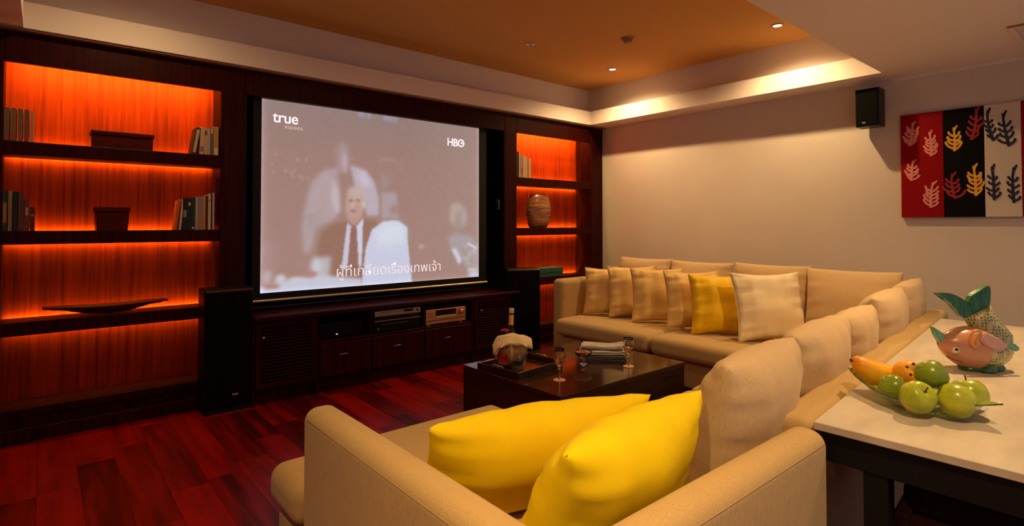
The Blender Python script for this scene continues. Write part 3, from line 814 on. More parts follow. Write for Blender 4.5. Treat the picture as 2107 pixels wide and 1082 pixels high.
# throw pillows on the wall sofa
pw = [((4.144, 3.778), 122, 13, .48, .47, .17, SATIN, 'pale gold throw pillow leaning beside the sofa arm'),
      ((4.181, 3.480), 138, 14, .48, .50, .16, SATIN, 'pale gold throw pillow turned edge-on, second from the sofa arm'),
      ((4.134, 3.173), 134, 14, .48, .50, .17, SATIN, 'pale gold throw pillow, third from the sofa arm'),
      ((4.094, 2.774), 138, 14, .48, .50, .17, SATIN, 'pale gold throw pillow touching the bright yellow one'),
      ((4.067, 2.521), 134, 14, .48, .49, .17, SATINY, 'bright yellow throw pillow between pale pillows on the wall sofa'),
      ((4.072, 2.122), 144, 15, .56, .53, .19, CREAM, 'large cream throw pillow, biggest on the wall sofa')]
for k, ((x, y), yaw, ln, w_, h_, th, m_, lab) in enumerate(pw):
    x -= w_ / 2 * math.cos(R(yaw)); y -= w_ / 2 * math.sin(R(yaw))
    pillow('throw_pillow', lab, 'pillow', m_, (x, y, ZS), yaw, ln, w_, h_, th, 20 + k, 'throw pillows on the wall sofa', pinch=.09, ex=.45, wrk=.013)
pillow('throw_pillow', 'bright yellow throw pillow mostly hidden behind the large cream one', 'pillow', SATINY, (4.52, 2.12, ZS), 100, 12, .44, .46, .15, 33, 'throw pillows on the wall sofa', pinch=.09, ex=.45)
# two big yellow pillows on the chaise
pillow('throw_pillow', 'big bright yellow pillow with its corner toward the chaise arm', 'pillow', YELLOW, (1.22, 1.40, .450), -16, 32, .74, .41, .24, 41, 'big yellow pillows on the chaise', pinch=.06, ex=.5, wrk=.006, seam=False)
pillow('throw_pillow', 'big bright yellow pillow slumped against the chaise backrest', 'pillow', YELLOW, (1.15, 1.05, .450), 6, 25, .64, .455, .26, 47, 'big yellow pillows on the chaise', pinch=.06, ex=.48, wrk=.007, seam=False)

# ------------------------------------------------------------------ stone-topped console
def console():
    t = thing('console_table', 'long console table with a pale travertine top and black frame behind the sofa', 'console table', (3.1, .45, 0))
    ox, oy = 3.1, .45
    tp = [(1.823, .712), (1.836, .05), (4.42, .05), (4.42, .712 + .0946 * 2.6 - .012)]
    b = NB(); prism(b, [(x - ox, y - oy) for x, y in tp], .718, .742, 'z'); bmesh.ops.bevel(b, geom=b.edges[:], offset=.002, segments=1, affect='EDGES'); obj('stone_top', b, STONE, t)
    def part(n, *a):
        b = NB(); box(b, a[0] - ox, a[1] - ox, a[2] - oy, a[3] - oy, a[4], a[5], .002, 1); return obj(n, b, BLACK, t)
    part('apron', 1.840, 1.875, .065, .700, .628, .717)
    part('apron', 4.36, 4.40, .065, .92, .628, .717)
    part('apron', 1.876, 4.359, .065, .10, .628, .717)
    for x in (1.845, 4.33): 
        for y in (.523, .07): part('leg', x, x + .06, y, y + .062, 0, .627)
console()

def stool():
    t = thing('stool', 'dark wooden stool with a padded seat tucked beneath the console', 'stool', (2.17, .36, 0), R(3))
    bk = mat('stool_leather', (.005, .003, .003), .6, spec=.2)
    b = NB(); rbox(b, -.22, .22, -.17, .17, .50, .60, .04, crown=.015, seg=4, mid=4); obj('seat', b, bk, t, smooth=True)
    b = NB(); box(b, -.20, .20, -.155, .155, .44, .50, .004, 1); obj('seat_rail', b, DARKWOOD, t)
    for sx in (-1, 1):
        for sy in (-1, 1):
            b = NB(); tube(b, [(sx * .18, sy * .135, .45), (sx * .20, sy * .15, 0)], [.022, .016], 8); obj('leg', b, DARKWOOD, t, smooth=True, auto=40)
    for sy in (-1, 1):
        b = NB(); box(b, -.17, .17, sy * .14 - .01, sy * .14 + .01, .17, .20); obj('stretcher', b, DARKWOOD, t)
stool()

# ------------------------------------------------------------------ fruit dish
ZT_ = .742
def dish():
    c = Vector((2.235, .545)); d = Vector((2.39 - 2.50, .335 - .775)); L = d.length / 2 * 1.02; ang = math.atan2(d.y, d.x)
    t = thing('fruit_dish', 'boat-shaped green glass dish full of fruit on the stone console', 'dish', (c.x, c.y, ZT_), ang)
    # plan: pointed ends, flared; x along the dish
    def row(f, z, th=0):
        pts = []
        for k in range(25):
            u = -1 + 2 * k / 24; x = L * f * u; y = .125 * f * (1 - abs(u) ** 1.35) ** .9
            zz = z + .030 * abs(u) ** 2.2 * (f ** 3)
            pts.append((x, y, zz))
        for k in range(23, 0, -1):
            x, y, zz = pts[k]; pts.append((x, -y, zz))
        return pts
    rings = [row(.30, .002), row(.55, .003), row(.74, .014), row(1.0, .042), row(1.0, .047), row(.72, .020), row(.52, .009), row(.30, .008)]
    V = []; F = []; n = len(rings[0])
    for r_ in rings: V += r_
    for a in range(len(rings) - 1):
        for k in range(n): F.append((a * n + k, a * n + (k + 1) % n, (a + 1) * n + (k + 1) % n, (a + 1) * n + k))
    F.append(tuple(range(n))[::-1]); F.append(tuple(range((len(rings) - 1) * n, len(rings) * n)))
    obj('bowl', (V, F), GREENGLASS, t, smooth=True, auto=35)
    b = NB(); pts = [(x, y, z + .002) for x, y, z in rings[3]]; tube(b, pts + pts[:1], .0022, 6, cap=False); obj('rim', b, mat('rim_dark_green', (.03, .07, .02), .2), t, smooth=True)
    return t
dish()

def fruit():
    gr = mat('apple_green', (.44, .46, .02), .28, var=.3, vscale=(14, 14, 14), col2=(.28, .36, .012), coat=.3)
    gd = mat('lime_green', (.22, .30, .010), .28, var=.3, vscale=(14, 14, 14), coat=.3)
    prof = [(0, .80), (.10, .83), (.30, .95), (.60, .93), (.88, .60), (1.0, .12), (.97, -.25), (.80, -.68), (.50, -.93), (.25, -.96), (.08, -.88), (0, -.86)]
    def apple(x, y, z, r, rot, m, lab, nm='apple'):
        t = thing(nm, lab, nm, (x, y, z)); t.rotation_euler = rot
        b = NB(); lathe(b, [(a * r, c * r * .93) for a, c in prof], 28); obj('flesh', b, m, t, smooth=True)
        b = NB(); tube(b, [(0, 0, .80 * r), (.03 * r, 0, 1.0 * r), (.12 * r, .02 * r, 1.16 * r)], [.05 * r, .04 * r, .06 * r], 6); obj('stem', b, mat('stem_brown', (.08, .04, .015), .8), t, smooth=True)
        return t
    apple(2.185, .600, .800, .044, (R(60), R(20), 0), gd, 'dark green apple beside the orange mango in the dish')
    apple(2.115, .515, .803, .050, (R(35), R(-35), 0), gr, 'green apple at the front of the dish below the lime-green one')
    apple(2.170, .430, .803, .052, (R(120), R(-30), 0), gr, 'yellow-green apple lying on its side near the dish tip')
    apple(2.27, .415, .803, .052, (R(-12), R(10), 0), gr, 'yellow-green apple standing behind another near the dish tip')
    apple(2.205, .500, .862, .047, (R(150), R(10), 0), gd, 'dark green round fruit on top of the pile', 'lime')
    # mangoes
    og = mat('mango_skin', (.88, .46, .012), .38, var=.4, vscale=(9, 9, 9), col2=(.80, .24, .008))
    t = thing('mango', 'long orange-yellow mango at the sofa end of the dish', 'mango', (2.315, .690, .822)); t.rotation_euler = (0, R(12), R(-50))
    V, F = [], []; nu, nv = 22, 24
    for i in range(nu):
        a = math.pi * i / (nu - 1); x = -.080 * math.cos(a); r_ = .044 * math.sin(a) ** .8 * (1 + .12 * math.cos(a))
        for j in range(nv):
            q = 2 * math.pi * j / nv; V.append((x, r_ * math.cos(q), r_ * .95 * math.sin(q) + .012 * math.cos(2 * a)))
    for i in range(nu - 1):
        for j in range(nv): F.append((i * nv + j, i * nv + (j + 1) % nv, (i + 1) * nv + (j + 1) % nv, (i + 1) * nv + j))
    obj('flesh', (V, F), og, t, smooth=True)
    b = NB(); tube(b, [(-.079, 0, .012), (-.088, 0, .014)], .005, 8); obj('stem', b, mat('stem_brown', (.08, .04, .015), .8), t)
    t = thing('guava', 'round yellow-orange fruit with dark spots behind the green apples', 'fruit', (2.34, .600, .818)); t.rotation_euler = (R(20), R(-55), R(20))
    b = NB(); lathe(b, [(a * .047, c * .052) for a, c in prof], 28); obj('flesh', b, og, t, smooth=True)
    for k in range(5):
        a = k * 1.3; b = NB(); lathe(b, [(0, .004), (.005, .003), (.006, 0)], 8, M=Matrix.Translation((.022 * math.cos(a), .022 * math.sin(a), .0478))); obj('calyx_spot', b, mat('calyx', (.10, .02, .01), .7), t)
fruit()

# ------------------------------------------------------------------ ceramic fish
def fish():
    c = (2.97, .53, ZT_); rz = R(-40.36)
    t = thing('ceramic_fish', 'glazed ceramic fish with pink head and raised green tail on the console', 'ornament', c, rz)
    # local x: to the right seen from the chaise, z up, y away
    S = 1 / 497.0
    def lp(px, py): return ((px - 1999) * S, (764 - py) * S)
    # body: egg with head end to the left, tilted
    hm = bpy.data.materials.new('fish_glaze'); hm.use_nodes = True; nt = hm.node_tree; bs = nt.nodes['Principled BSDF']
    bs.inputs['Roughness'].default_value = .22; bs.inputs['Coat Weight'].default_value = .4
    tc = nt.nodes.new('ShaderNodeTexCoord'); mp = nt.nodes.new('ShaderNodeMapping'); mp.inputs['Rotation'].default_value = (0, 0, 0); mp.inputs['Scale'].default_value = (82, 82, 82)
    nt.links.new(tc.outputs['Object'], mp.inputs[0])
    vo = nt.nodes.new('ShaderNodeTexVoronoi'); vo.inputs['Scale'].default_value = 1.0; vo.feature = 'DISTANCE_TO_EDGE'; vo.inputs['Randomness'].default_value = .45
    nt.links.new(mp.outputs[0], vo.inputs['Vector'])
    rp = nt.nodes.new('ShaderNodeValToRGB'); rp.color_ramp.elements[0].position = .10; rp.color_ramp.elements[1].position = .24
    rp.color_ramp.elements[0].color = (.52, .44, .20, 1); rp.color_ramp.elements[1].color = (.07, .15, .05, 1)
    nt.links.new(vo.outputs[0], rp.inputs[0]); nt.links.new(rp.outputs[0], bs.inputs['Base Color'])
    bp = nt.nodes.new('ShaderNodeBump'); bp.inputs['Strength'].default_value = .5; bp.inputs['Distance'].default_value = .004; bp.invert = True
    nt.links.new(vo.outputs[0], bp.inputs['Height']); nt.links.new(bp.outputs[0], bs.inputs['Normal'])
    PINK = mat('fish_pink', (.56, .22, .12), .25, var=.25, vscale=(14, 14, 14), col2=(.48, .26, .16), coat=.4)
    GRN = mat('fish_green', (.035, .16, .055), .28, var=.5, vscale=(60, 60, 12), coat=.3)
    MINT = mat('fish_mint', (.16, .42, .26), .28, coat=.3)
    ROSE = mat('fish_rose', (.66, .36, .30), .25, coat=.4)
    def loft(pts, rads, dep, n=26, cap=True):
        """pts in (x,z), rads = half-height across, dep = half depth"""
        V, F = [], []; m_ = len(pts)
        for i, p in enumerate(pts):
            a = Vector(pts[min(i + 1, m_ - 1)]) - Vector(pts[max(i - 1, 0)]); a.normalize(); nn = Vector((-a.y, a.x))
            for k in range(n):
                q = 2 * math.pi * k / n
                V.append((p[0] + nn.x * rads[i] * math.sin(q), dep[i] * math.cos(q), p[1] + nn.y * rads[i] * math.sin(q)))
        for i in range(m_ - 1):
            for k in range(n): F.append((i * n + k, i * n + (k + 1) % n, (i + 1) * n + (k + 1) % n, (i + 1) * n + k))
        if cap: F.append(tuple(range(n))[::-1]); F.append(tuple(range((m_ - 1) * n, m_ * n)))
        return V, F
    def egg(a, b_, N, r, dr, f0=0.0, f1=1.0, sk=.0, ext=0.0):
        A, B = Vector(a), Vector(b_); P, Rr, D = [], [], []
        for i in range(N):
            f = f0 + (f1 - f0) * i / (N - 1); s = math.sin(math.pi * min(max(f ** (1 + sk), .004), .996)) ** .62
            P.append(tuple(A.lerp(B, f))); Rr.append(r * s + ext); D.append(dr * s + ext)
        return loft(P, Rr, D)
    A = lp(1928, 706); B = lp(2080, 732)
    obj('body', egg(A, B, 24, 44 * S, .078, .30, 1.0), hm, t, smooth=True)
    hd = obj('head', egg(A, B, 20, 44 * S, .078, 0.0, .52, ext=.0025), PINK, t, smooth=True); hd['label'] = 'pink glazed fish head'
    # curled rear of the body rising to the tail
    P = [lp(2050, 728), lp(2046, 700), lp(2030, 676), lp(2016, 658), lp(2008, 642)]
    obj('tail_stem', loft(P, [26 * S, 32 * S, 29 * S, 28 * S, 31 * S], [.055, .052, .044, .036, .026]), hm, t, smooth=True)
    def fin(n, pts, th, m, y0=0.0, par=None):
        b = NB(); prism(b, [lp(*p) for p in pts], y0 - th / 2, y0 + th / 2, 'y'); bmesh.ops.bevel(b, geom=b.edges[:], offset=min(.004, th * .3), segments=2, affect='EDGES')
        return obj(n, b, m, par or t)
    fin('tail_lobe', [(1974, 655), (1963, 641), (1952, 627), (1938, 614), (1922, 606), (1940, 604), (1957, 607), (1972, 614), (1986, 625), (1994, 640), (2000, 652)], .030, GRN)
    fin('tail_lobe', [(2000, 652), (1989, 640), (1987, 624), (1996, 609), (2010, 600), (2024, 592), (2034, 590), (2033, 605), (2031, 625), (2030, 646), (2022, 654)], .030, GRN)
    fin('crest_fin', [(1940, 712), (1930, 708), (1921, 694), (1914, 674), (1926, 682), (1937, 689), (1943, 698)], .030, MINT)
    fin('belly_fin', [(1996, 762), (2006, 748), (2016, 744), (2024, 752), (2022, 763)], .03, GRN, -.052)
    # pectoral fin in pink and mint on the near side
    fin('side_fin', [(1978, 690), (1990, 680), (2012, 690), (2034, 702), (2036, 708), (2018, 716), (2004, 712), (1988, 702)], .018, ROSE, -.080)
    fin('side_fin_tip', [(2036, 706), (2040, 698), (2056, 704), (2062, 712), (2056, 718), (2044, 714)], .014, MINT, -.076)
    b = NB(); pts = []
    for px, py in ((1985, 679), (1976, 675), (1967, 678), (1963, 688), (1966, 702), (1972, 709), (1977, 706), (1976, 694), (1979, 686), (1985, 684)):
        x, z = lp(px, py); pts.append((x, -.079, z))
    tube(b, pts, .0058, 8); obj('gill_loop', b, mat('fish_gold', (.66, .34, .10), .3, coat=.3), t, smooth=True)
    x, z = lp(1947, 718)
    M = Matrix.Translation((x, -.045, z)) @ Matrix.Rotation(R(62), 4, 'X') @ Matrix.Rotation(R(-18), 4, 'Y')
    b = NB(); lathe(b, [(0, .010), (.008, .008), (.0125, 0), (.013, -.01)], 20, M=M); e = obj('eye', b, mat('eye_white', (.75, .65, .5), .2), t, smooth=True)
    b = NB(); lathe(b, [(0, .0135), (.005, .012), (.0075, .006)], 16, M=M); obj('pupil', b, BLACKG, e, smooth=True)
    x, z = lp(1936, 738)
    b = NB(); tube(b, [(x - .008, -.034, z + .012), (x + .012, -.052, z + .000), (x + .035, -.062, z - .006)], .003, 6); obj('mouth', b, mat('mouth_red', (.25, .05, .03), .4), t, smooth=True)
    b = NB(); lathe(b, [(0, 0), (.075, 0), (.082, .012), (.07, .03), (0, .03)], 28, M=Matrix.Translation((.035, 0, 0)) @ Matrix.Diagonal((1.15, .62, 1, 1))); obj('foot', b, GRN, t, smooth=True, auto=40)
fish()

# ------------------------------------------------------------------ coffee table and what stands on it
CT = (2.19, 3.40, 2.16, 3.09, .40)
def coffee_table():
    x0, x1, y0, y1, h = CT; cx, cy_ = (x0 + x1) / 2, (y0 + y1) / 2
    t = thing('coffee_table', 'large low espresso-black block coffee table with a glossy top', 'coffee table', (cx, cy_, 0))
    a, b_ = (x1 - x0) / 2, (y1 - y0) / 2
    b = NB(); box(b, -a, a, -b_, b_, h - .035, h, .003, 2); obj('tabletop', b, TABLEWOOD, t)
    for n, q in (('side_panel', (-a + .004, -a + .03, -b_ + .004, b_ - .004)), ('side_panel', (a - .03, a - .004, -b_ + .004, b_ - .004)), ('front_panel', (-a + .031, a - .031, -b_ + .004, -b_ + .03)), ('front_panel', (-a + .031, a - .031, b_ - .03, b_ - .004))):
        b = NB(); box(b, *q, .03, h - .036); obj(n, b, DARKWOOD, t)
    b = NB(); box(b, -a + .05, a - .05, -b_ + .05, b_ - .05, 0, .03); obj('plinth', b, BLACK, t)
coffee_table()
TZ = CT[4]

def serving_tray():
    t = thing('serving_tray', 'black lacquered serving tray with handles under the ice bucket', 'tray', (2.43, 2.775, TZ), R(6))
    a, b_ = .215, .185
    b = NB(); box(b, -a, a, -b_, b_, 0.0005, .010); obj('tray_base', b, TABLEWOOD, t)
    for q in ((-a, a, -b_, -b_ + .012), (-a, a, b_ - .012, b_), (-a, -a + .012, -b_ + .0121, b_ - .0121), (a - .012, a, -b_ + .0121, b_ - .0121)):
        b = NB(); box(b, *q, .0101, .042, .002, 1); obj('rim', b, DARKWOOD, t)
    for s in (-1, 1):
        b = NB(); tube(b, [(s * (a - .006), -.05, .042), (s * (a - .006), -.04, .052), (s * (a - .006), .04, .052), (s * (a - .006), .05, .042)], .004, 8); obj('handle', b, mat('brass_handle', (.45, .3, .16), .3, metal=.8), t, smooth=True)
serving_tray()

BK = Vector((2.335, 2.755, TZ + .0105))
def bucket():
    t = thing('ice_bucket', 'polished steel ice bucket draped with a folded napkin on the tray', 'ice bucket', BK)
    b = NB(); lathe(b, [(0, 0), (.074, 0), (.082, .004), (.094, .04), (.104, .09), (.106, .14), (.102, .185), (.106, .193), (.103, .196), (.098, .188), (.100, .14), (.096, .08), (.07, .01), (0, .008)], 48); obj('pail', b, STEEL, t, smooth=True)
    b = NB(); lathe(b, [(0, .10), (.097, .10)], 24); obj('ice', b, mat('ice', (.5, .5, .5), .2, trans=.5), t)
    for s in (-1, 1):
        b = NB(); lathe(b, [(.010, -.004), (.014, 0), (.010, .004), (.006, 0), (.010, -.004)], 20, M=Matrix.Rotation(R(45), 4, 'Z') @ Matrix.Translation((s * .110, 0, .15)) @ Matrix.Rotation(R(90), 4, 'X') @ Matrix.Diagonal((1.6, 1.6, 1, 1))); obj('ring_handle', b, STEEL, t, smooth=True)
bucket()

def napkin():
    # long folded napkin laid over the rim; local x across the bucket
    t = thing('napkin', 'folded cream napkin draped over the steel ice bucket', 'napkin', BK, R(-36))
    def strip(xs, w0, y0, yaw, zoff, n=26):
        V, F = [], []; m_ = 9
        for layer in (0, 1):
            for i in range(n):
                s = i / (n - 1); x = xs[0] + (xs[1] - xs[0]) * s
                base = .226 - 2.0 * max(0, abs(x) - .0) ** 2 * (1 if x > 0 else 1.25) - (.0 if x > -.095 else (-.095 - x) * 1.3)
                for j in range(m_):
                    v = -1 + 2 * j / (m_ - 1); y = y0 + v * w0 * (1 + .08 * math.sin(5 * s + layer))
                    z = base + .006 * math.sin(9 * x * 8 + v * 3) * .5 - (.042 * max(0, -v) ** 1.7 + .012 * max(0, v) ** 2) + zoff + (.010 if layer else 0) * (1 - abs(v) ** 4)
                    V.append((x * math.cos(yaw) - y * math.sin(yaw), x * math.sin(yaw) + y * math.cos(yaw), z))
        o_ = n * m_
        F += grid_faces(n, m_, 0, True) + grid_faces(n, m_, o_)
        for i in range(n - 1):
            for j in (0, m_ - 1):
                a = i * m_ + j; q = (a, a + m_, a + m_ + o_, a + o_); F.append(q if j == 0 else q[::-1])
        for i in (0, n - 1):
            for j in range(m_ - 1):
                a = i * m_ + j; q = (a, a + 1, a + 1 + o_, a + o_); F.append(q[::-1] if i == 0 else q)
        return V, F
    obj('cloth', strip((-.122, .126), .078, -.048, 0.0, 0.0), NAPKIN, t, smooth=True)
    obj('hanging_end', strip((-.128, -.02), .034, -.065, R(10), .004), NAPKIN, t, smooth=True)
napkin()

def bottle():
    t = thing('wine_bottle', 'dark wine bottle with gold foil neck standing in the ice bucket', 'bottle', BK + Vector((.010, .030, .020)))
    t.rotation_euler = (R(-7), R(9), 0)
    b = NB(); lathe(b, [(0, 0), (.034, 0), (.036, .01), (.036, .175), (.030, .205), (.0165, .235), (.0150, .26)], 28); obj('glass', b, mat('bottle_glass', (.012, .006, .004), .08), t, smooth=True)
    b = NB(); lathe(b, [(.0155, .255), (.0160, .318), (.0158, .320)], 24); obj('foil', b, mat('gold_foil', (.80, .48, .12), .4, metal=.4), t, smooth=True)
    b = NB(); lathe(b, [(.0145, .320), (.0145, .332)], 24); obj('neck_band', b, mat('band_dark', (.05, .02, .01), .4), t, smooth=True)
    b = NB(); lathe(b, [(.0150, .332), (.0165, .336), (.0165, .362), (.0145, .366), (0, .367)], 24); obj('cap', b, mat('cap_cream', (.72, .50, .26), .5), t, smooth=True)
bottle()

def flower():
    t = thing('pink_flower', 'pink orchid bloom tucked beside the bottle in the ice bucket', 'flower', BK + Vector((-.020, .040, .185)))
    pm = mat('petal_pink', (.62, .015, .10), .6, var=.4, vscale=(60, 60, 60))
    for k in range(6):
        a = k * math.pi / 3; V, F = [], []
        for i in range(6):
            s = i / 5
            for j in range(5):
                v = -1 + j / 2; w_ = .014 * math.sin(math.pi * (.12 + .80 * s)); r_ = .004 + .026 * s
                x, y, z = r_, v * w_, .058 + .018 * s - .016 * s * s + .004 * v * v
                V.append((x * math.cos(a) - y * math.sin(a), x * math.sin(a) + y * math.cos(a), z))
        o = obj('petal', (V, grid_faces(6, 5)), pm, t, smooth=True)
        md = o.modifiers.new('thickness', 'SOLIDIFY'); md.thickness = .0015
    b = NB(); lathe(b, [(0, .055), (.008, .06), (.007, .072), (0, .076)], 14); obj('centre', b, mat('petal_dark', (.45, .01, .05), .5), t, smooth=True)
    b = NB(); tube(b, [(0, 0, 0), (.004, 0, .03), (0, 0, .058)], .002, 6); obj('stem', b, mat('stem_green', (.05, .12, .02), .6), t)
flower()

def wine_glass(x, y, lab):
    t = thing('wine_glass', lab, 'wine glass', (x, y, TZ + .0005), 0, 'wine glasses on the coffee table')
    outer = [(0, .062), (.006, .063), (.010, .070), (.007, .078), (.010, .086), (.024, .100), (.034, .120), (.037, .145), (.035, .175), (.033, .190)]
    inner = [(.0318, .190), (.0338, .175), (.0355, .145), (.0325, .121), (.022, .104), (0, .094)]
    b = NB(); lathe(b, outer + inner, 36); obj('bowl', b, GLASS, t, smooth=True)
    b = NB(); lathe(b, [(0, .003), (.030, .003), (.036, .0035), (.037, .001), (.036, 0), (0, 0)], 36); obj('foot', b, mat('foot_glass_amber', (1, .62, .42), .05, trans=.55, ior=1.4), t, smooth=True)
    b = NB(); lathe(b, [(.010, .0032), (.0055, .010), (.0042, .03), (.0042, .055), (.0055, .0618)], 20); obj('stem', b, GLASS, t, smooth=True)
    b = NB(); lathe(b, [(0, .0945), (.0215, .1042), (.0322, .1212), (.0330, .126), (0, .126)], 30); obj('wine', b, mat('white_wine', (.9, .55, .18), .02, trans=.9, ior=1.33), t, smooth=True, auto=40)
wine_glass(2.42, 2.402, 'cut wine glass standing alone in front of the serving tray')
wine_glass(3.00, 2.332, 'cut wine glass beside the folded newspapers near the sofa')

def nut_dish():
    t = thing('nut_dish', 'small footed glass dish of nuts in front of the newspapers', 'dish', (2.80, 2.555, TZ + .0005))
    b = NB(); lathe(b, [(0, .045), (.010, .045), (.020, .050), (.045, .064), (.060, .084), (.0625, .092), (.060, .093), (.055, .084), (.042, .068), (.0, .056)], 36); obj('bowl', b, GLASS, t, smooth=True)
    b = NB(); lathe(b, [(0, .0), (.036, 0), (.037, .004), (.014, .012), (.008, .024), (.010, .034), (.009, .0445), (0, .0445)], 30); obj('foot', b, GLASS, t, smooth=True)
    rnd = random.Random(5); bm = NB()
    for k in range(70):
        a = rnd.uniform(0, 6.28); q = .047 * math.sqrt(rnd.random()); z = .078 + .016 * (1 - (q / .047) ** 2) * rnd.uniform(.3, 1)
        M = Matrix.Translation((q * math.cos(a), q * math.sin(a), z)) @ Euler((rnd.uniform(0, 3), rnd.uniform(0, 3), rnd.uniform(0, 3))).to_matrix().to_4x4() @ Matrix.Diagonal((1.5, .9, .8, 1))
        s = bmesh.new(); bmesh.ops.create_icosphere(s, subdivisions=1, radius=.0062); join(bm, s, M)
    nt_ = tag(obj('nuts', bm, mat('nut_orange', (.62, .18, .05), .5, var=.4, vscale=(80, 80, 80)), t, smooth=True), kind='stuff')
nut_dish()

def newspapers():
    pm = mat('newsprint', (.50, .45, .40), .9, var=.55, vscale=(5, 60, 200), detail=2)
    pd = mat('newsprint_dark', (.10, .11, .12), .8, var=.7, vscale=(30, 40, 200))
    def paper(x, y, z, rot, w_, d_, lab, m1, seed):
        t = thing('newspaper', lab, 'newspaper', (x, y, z), rot, 'folded newspapers on the coffee table')
        rnd = random.Random(seed)
        for k in range(4):
            n = 16; V, F = [], []
            ox_ = rnd.uniform(-.006, .006); a_ = rnd.uniform(-.02, .02)
            for lay in (0, 1):
                for i in range(n):
                    u = -1 + 2 * i / (n - 1)
                    for j in range(8):
                        v = -1 + 2 * j / 7
                        zz = .0008 + k * .0062 + lay * .0045 + .004 * max(0, u) ** 3 * k + .003 * math.sin(3 * u + seed) * (k > 1)
                        V.append((u * w_ / 2 + ox_ + a_ * v * d_, v * d_ / 2 + ox_, zz))
            o_ = n * 8; F += grid_faces(n, 8, 0, True) + grid_faces(n, 8, o_)
            for i in range(n - 1):
                for j in (0, 7):
                    a = i * 8 + j; q = (a, a + 8, a + 8 + o_, a + o_); F.append(q if j == 0 else q[::-1])
            for i in (0, n - 1):
                for j in range(7):
                    a = i * 8 + j; q = (a, a + 1, a + 1 + o_, a + o_); F.append(q[::-1] if i == 0 else q)
            obj('folded_sheet', (V, F), m1 if k % 2 or k > 1 else pd, t, smooth=True, auto=30)
        return t
    paper(3.08, 2.62, TZ + .0005, R(-50), .31, .22, 'dark printed newspaper at the bottom of the folded pile', pd, 1)
    paper(3.085, 2.63, TZ + .0275, R(-44), .30, .20, 'grey folded newspaper in the middle of the pile', pm, 2)
    paper(3.10, 2.645, TZ + .0550, R(-50), .29, .15, 'pale folded newspaper on top of the pile', pm, 4)
newspapers()

# ------------------------------------------------------------------ things on the shelves
def book(x0, z, w_, h_, d_, col, lab, lean=0.0, spine=None, yoff=0.015, group=None, band=None):
    """x0: left edge on the shelf, spine faces the room"""
    t = thing('book', lab, 'book', (x0 + w_ / 2, YC + yoff, z + .0005 + (abs(math.sin(R(lean))) * w_ / 2)), 0, group)
    t.rotation_euler = (0, R(lean), 0)
    c = mat('cover_%02x%02x%02x' % tuple(int(q * 255) for q in col), col, .6)
    b = NB(); e = min(.003, w_ * .15)
    box(b, -w_ / 2, w_ / 2, 0, e, 0, h_, .0006, 1); box(b, -w_ / 2, -w_ / 2 + e, e, d_, 0, h_); box(b, w_ / 2 - e, w_ / 2, e, d_, 0, h_)
    obj('cover', b, c, t)
    b = NB(); box(b, -w_ / 2 + e, w_ / 2 - e, e, d_ - .003, .003, h_ - .004); obj('pages', b, PAGES, t)
    if spine:
        b = NB(); box(b, -w_ * .32, w_ * .32, -.0008, 0, h_ * spine[0], h_ * spine[1]); obj('spine_label', b, mat('label_%02x%02x%02x' % tuple(int(q * 255) for q in spine[2]), spine[2], .5), t)
    if band:
        b = NB(); box(b, -w_ / 2 - .0004, w_ / 2 + .0004, -.0006, d_ * .2, h_ * band[0], h_ * band[1]); obj('band', b, mat('label_%02x%02x%02x' % tuple(int(q * 255) for q in band[2]), band[2], .5), t)
    return t

